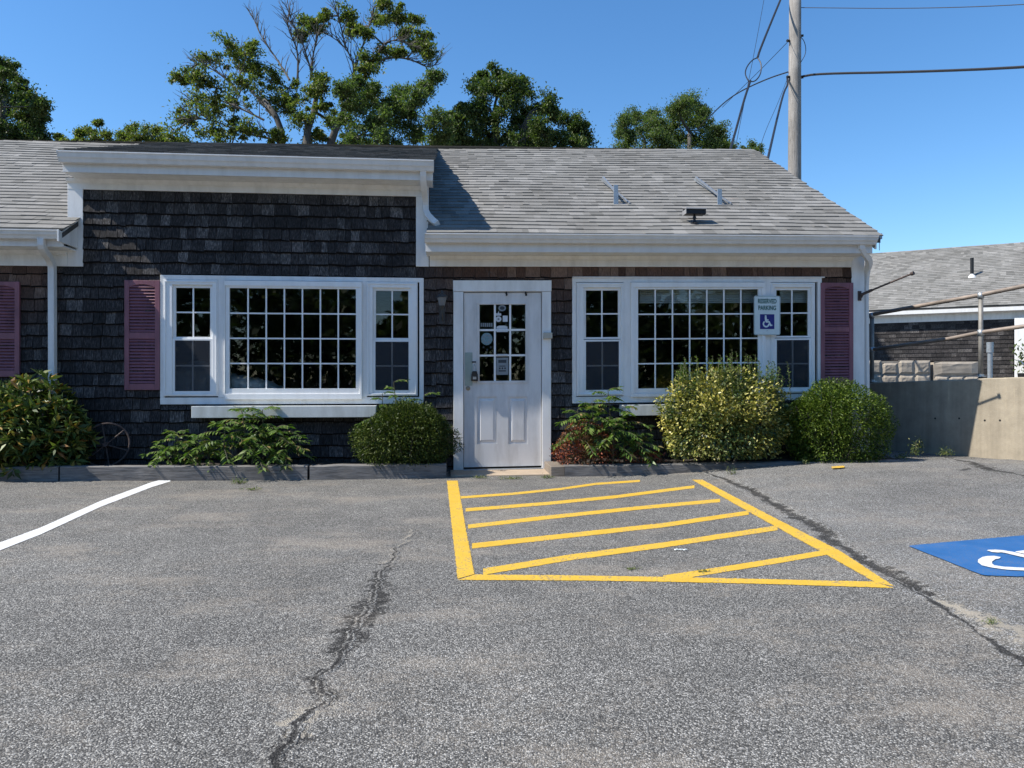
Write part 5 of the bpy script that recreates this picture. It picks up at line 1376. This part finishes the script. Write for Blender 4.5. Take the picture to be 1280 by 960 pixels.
# a crumpled wrapper and pebbles on the asphalt
p = gnd(851, 689); m = MB(); base = len(m.v)
for i in range(8):
    for j in range(4): m.v.append((p.x-.038+.076*i/7, p.y+.012-.024*i/7*.6+(j-1.5)*.006, p.z+.006+.007*abs(math.sin(i*1.9+j*1.3))))
for i in range(7):
    for j in range(3): a = i*4+j; m.f.append((a, a+4, a+5, a+1))
tag(m.build('paper_scrap', M['signwhite']), 'small white crumpled paper scrap lying between hatch stripes', 'litter')
for k, (px, py) in enumerate(((1024,577),(893,591),(929,590),(741,599))):
    p = at_y(px, py, 8.5 if k == 0 else 8.2); m = MB(); rr = .05 if k == 0 else .016
    m.lathe([(rr*.5,-rr*.4),(rr,0),(rr*.85,rr*.5),(rr*.3,rr*.75)], tuple(p), 7)
    tag(m.build('stone', M['block']), ('pale rounded stone in the bed under the round shrub', 'small pale pebble left of the spiky weed', 'small pale pebble right of the spiky weed', 'small pale pebble by the right timber near the door')[k], 'stone')

# ------------------------------------------------------------------ trees
def tree(name, depth, trunks, blobs, label, mat='oak', dens=1.0, leaf=.15, dead=(), spread=1.6, sub=6, seed=1, group='trees behind the roof', tr=.2, cl=.34):
    rnd = random.Random(seed); g = np.random.default_rng(seed); s = depth/F
    nodes = []; m = MB(); base = at_d(trunks[0][0][0], HOR, depth); base.z = 0
    t = empty(name, base); tag(t, label, 'tree', group)
    mt = MB()
    for tk in trunks:
        P = [at_d(x, y, depth+rnd.uniform(-.3,.3)) for x, y in tk]
        b0 = Vector((P[0].x+(base.x-P[0].x)*.6, P[0].y, 0)); pts = [b0, b0.lerp(P[0], .55)+Vector((rnd.uniform(-.1,.1),0,0))]+P
        n = len(pts); mt.tube(pts, [tr*(1-.62*i/(n-1)) for i in range(n)], 10)
        nodes += [(p, tr*.35) for p in P]
    mt.build('trunk', M['bark'], t, smooth=True)
    md = MB()
    for pl_ in dead:
        off = rnd.uniform(-1, 1); P = [at_d(x, y, depth+off*min(1, i*.4)) for i, (x, y) in enumerate(pl_)]
        q = sm(P, 2); n = len(q); md.tube(q, [.038*(1-.8*i/(n-1)) for i in range(n)], 6)
        for i in range(2, n-1):
            nodes.append((q[i], .03))
            for _ in range(2):
                dv = (q[i+1]-q[i]).normalized()+Vector((rnd.uniform(-1,1), rnd.uniform(-.8,.8), rnd.uniform(-.2,1)))
                e = q[i]+dv.normalized()*rnd.uniform(.2,.7); md.tube([q[i], q[i].lerp(e,.5)+Vector((0,0,rnd.uniform(-.05,.08))), e], [.016,.011,.004], 4)
                e2 = e+Vector((rnd.uniform(-1,1), rnd.uniform(-.5,.5), rnd.uniform(0,1))).normalized()*.25; md.tube([q[i].lerp(e,.6), e2], [.008,.003], 4)
    if dead: tag(md.build('dead_branches', M['deadbark'], t), kind='stuff')
    C = []; blobs = list(blobs)+[(x+rnd.uniform(-6,6), y+26+rnd.uniform(0,14), r*1.15) for x, y, r in blobs if y > 150 and r > 7]
    B = [(at_d(x, y, depth+rnd.uniform(-1,1)*spread), r*s) for x, y, r in blobs]
    root = nodes[0][0]; B.sort(key=lambda b: (b[0]-root).length)
    for c, r in B:
        j = min(range(len(nodes)), key=lambda k: (nodes[k][0]-c).length+.25*abs(nodes[k][0].z-c.z if nodes[k][0].z > c.z else 0))
        p, pr = nodes[j]; mid = p.lerp(c, .5)+Vector((rnd.uniform(-.15,.15), rnd.uniform(-.1,.1), rnd.uniform(-.05,.2)))*(c-p).length*.4
        r0_ = max(.02, min(pr, .07)); q = sm([p, mid, c], 1); m.tube(q, [r0_*(1-.55*i/(len(q)-1)) for i in range(len(q))], 6)
        nodes += [(mid, r0_*.8), (c, r0_*.6)]
        for _ in range(sub+3):
            v = Vector((rnd.gauss(0,1), rnd.gauss(0,1), rnd.gauss(0,.8))); v = v.normalized()*r*rnd.uniform(.3, 1.5); e = c+v
            m.tube([c, c.lerp(e,.5)+Vector((0,0,-.03)), e], [.014,.010,.005], 4)
            k = int(85*dens); sz = cl*1.7*r**.5*rnd.uniform(.3, 1.15)
            C.append(np.array(e)+g.normal(0, 1, (k, 3))*np.array([.42,.42,.30])*sz)
    tag(m.build('branches', M['bark'], t), kind='stuff')
    C = np.concatenate(C); n = len(C); dr = g.normal(0, 1, (n, 3)); dr[:, 2] -= .25
    V, Fq = leaves(C, dr, leaf*.68*g.uniform(.6,1.25,n), leaf*.34*g.uniform(.7,1.2,n), .15, .7)
    tag(link_mesh('crown', V, Fq, M[mat], t), kind='stuff'); return t
oak_b = [(215,168,12),(235,150,13),(228,178,9),(245,125,15),(228,97,10),(250,95,12),(265,75,14),(283,58,13),(305,75,15),(318,60,12),(300,100,13),(320,85,13),(270,110,12),(268,135,12),(295,130,11),(290,160,13),(262,165,12),(315,165,10),(340,100,12),(335,125,14),(360,110,15),(375,125,15),(395,105,12),(355,140,15),(380,148,13),(405,112,10),(402,135,9),(412,152,10),(345,168,9),(385,172,7),(400,170,9),
         (382,25,8),(395,35,8),(405,20,8),(377,45,6),(435,20,8),(440,35,8),(453,38,7),(465,75,11),(457,86,8),(480,4,8),(470,22,9),(490,25,10),(500,18,8),(520,25,7),(505,42,8),(530,45,8),(535,64,8),(520,58,6),(500,66,6),(478,62,6)]
oak_d = [[(395,110),(385,75),(376,48),(364,28),(362,14)], [(362,100),(345,72),(326,46),(316,20)], [(372,98),(373,65),(363,42),(358,22)], [(388,100),(392,62),(399,40)], [(440,105),(443,80),(430,56),(408,42)],
         [(443,88),(452,62),(459,40),(466,20)], [(452,90),(470,72),(480,52),(500,50),(522,60)], [(470,76),(495,71),(516,75),(537,86),(547,78)], [(432,60),(426,32),(420,12)], [(300,120),(285,100),(262,84),(245,80)],
         [(330,150),(300,135),(262,120),(240,128)], [(345,150),(318,118),(300,95),(296,70)], [(345,175),(300,165),(262,148),(236,150)]]
tree('oak_tree', 24, [[(350,192),(352,165),(345,145),(330,125)], [(383,190),(384,165),(392,140),(397,112)], [(410,190),(420,160),(434,130),(442,102)]], oak_b, 'sparse tall oak with bleached dead branches above the left roof', 'oak', 1.0, .16, oak_d, 1.5, 6, 3, tr=.17)
tree('leafy_tree', 21, [[(485,192),(482,165),(478,140)]], [(430,112,11),(450,105,9),(440,130,11),(457,130,14),(480,128,14),(470,152,17),(500,148,18),(520,125,11),(533,108,9),(544,94,6),(545,148,14),(520,168,15),(452,168,13),(480,175,13),(500,118,9),(430,150,10),(548,172,12),(440,178,10),(462,115,9),(508,135,10)],
     'grey green leafy tree at the foot of the oak', 'locust', 1.5, .13, (), 1.0, 9, 5, tr=.14)
tree('broad_tree', 26, [[(620,192),(620,165),(618,140)], [(650,190),(655,160),(665,140)]], [(560,172,14),(575,160,14),(572,145,9),(585,135,11),(590,155,15),(603,112,12),(600,130,14),(620,98,12),(622,118,15),(640,105,12),(655,112,11),(645,128,15),(620,145,17),(640,155,17),(610,170,16),(660,140,14),(665,160,15),(685,130,10),(690,145,11),(680,165,13),(695,172,9),(655,175,13),(590,178,12),(635,178,14),(563,182,9),(602,98,8)],
     'broad dense dark tree behind the middle of the roof', 'oakdark', 1.7, .16, (), 1.6, 9, 7, tr=.24)
tree('small_tree', 27, [[(718,192),(716,170)]], [(712,150,9),(718,165,11),(728,158,7),(735,176,9),(708,178,9),(724,180,9)], 'small round tree just right of the broad tree', 'oakdark', 1.6, .15, (), .8, 8, 9, tr=.12)
tree('airy_tree', 24, [[(805,192),(806,175)]], [(782,155,9),(795,148,10),(812,145,9),(822,155,10),(800,165,11),(785,175,9),(818,172,10),(776,165,6),(832,180,8)], 'airy light green tree left of the paired tree', 'locust', 1.5, .10, (), 1.0, 10, 11, tr=.12, cl=.38)
tree('paired_tree', 25, [[(862,192),(862,165)]], [(845,135,8),(855,132,9),(868,130,9),(842,150,11),(860,150,13),(878,142,9),(880,158,12),(850,172,12),(872,175,12),(895,165,9),(900,178,9),(888,180,10),(835,165,8),(912,184,5)], 'fuller light green tree behind the roof nearest the pole', 'locust', 1.6, .11, (), 1.0, 10, 13, tr=.15, cl=.38)
tree('treetop_sprig', 24, [[(938,200),(938,190)]], [(930,186,4),(940,183,5),(950,186,4),(945,190,5)], 'small treetop sprig just visible at the roof end by the pole', 'locust', 1.0, .09, (), .4, 5, 15, tr=.05)
tree('tall_dark_tree', 22, [[(-5,192),(0,150),(5,120)]], [(5,85,12),(20,95,11),(0,110,15),(22,118,14),(40,125,10),(50,132,6),(10,140,17),(35,145,13),(48,148,8),(0,165,17),(28,168,15),(45,172,9),(-20,100,15),(-25,135,18),(-20,165,18),(-8,75,9),(20,178,12),(38,158,10)],
     'tall dark tree cut off by the left edge of the picture', 'oakdark', 1.7, .14, (), 1.4, 9, 17, tr=.26)
tree('low_treetop', 26, [[(122,200),(122,180)]], [(75,172,3.5),(102,168,6),(115,165,7),(123,154,3),(133,168,6),(100,176,6),(120,176,7),(82,178,3)], 'low round treetop with one raised sprig over the left roof', 'oak', 1.3, .13, (), .6, 6, 19, tr=.08)
tree('low_treetop', 27, [[(180,200),(180,180)]], [(155,170,7),(165,163,6),(180,168,8),(195,165,7),(170,178,8),(205,175,8),(150,178,6),(190,178,8)], 'low wide treetop between the sprigged treetop and the oak', 'oak', 1.4, .13, (), .6, 6, 21, tr=.08)

# unseen wood across the lot behind the camera, added so the windows reflect dark
g = np.random.default_rng(5); n = 70000
C = np.stack([g.uniform(-60, 60, n), -26+g.normal(0, 3, n), g.uniform(0, 1, n)**.8], 1)
C[:, 2] *= 7.6+2.2*np.sin(C[:, 0]*.35)+1.5*np.sin(C[:, 0]*1.1+2)
V_, F_ = leaves(C, g.normal(0, 1, (n, 3)), g.uniform(.3, .75, n), g.uniform(.2, .5, n))
tag(link_mesh('unseen_wood', V_, F_, M['oakdark']), kind='stuff')
n = 26000; a_ = g.uniform(-.55, 1.95, n); r_ = 95+g.normal(0, 4, n)
C = np.stack([r_*np.cos(a_), r_*np.sin(a_), g.uniform(0, 1, n)**.8*(6.0+1.2*np.sin(a_*40)+.8*np.sin(a_*97))], 1)
V_, F_ = leaves(C, g.normal(0, 1, (n, 3)), g.uniform(1.0, 2.2, n), g.uniform(.8, 1.6, n))
tag(link_mesh('unseen_wood', V_, F_, M['oakdark']), kind='stuff')
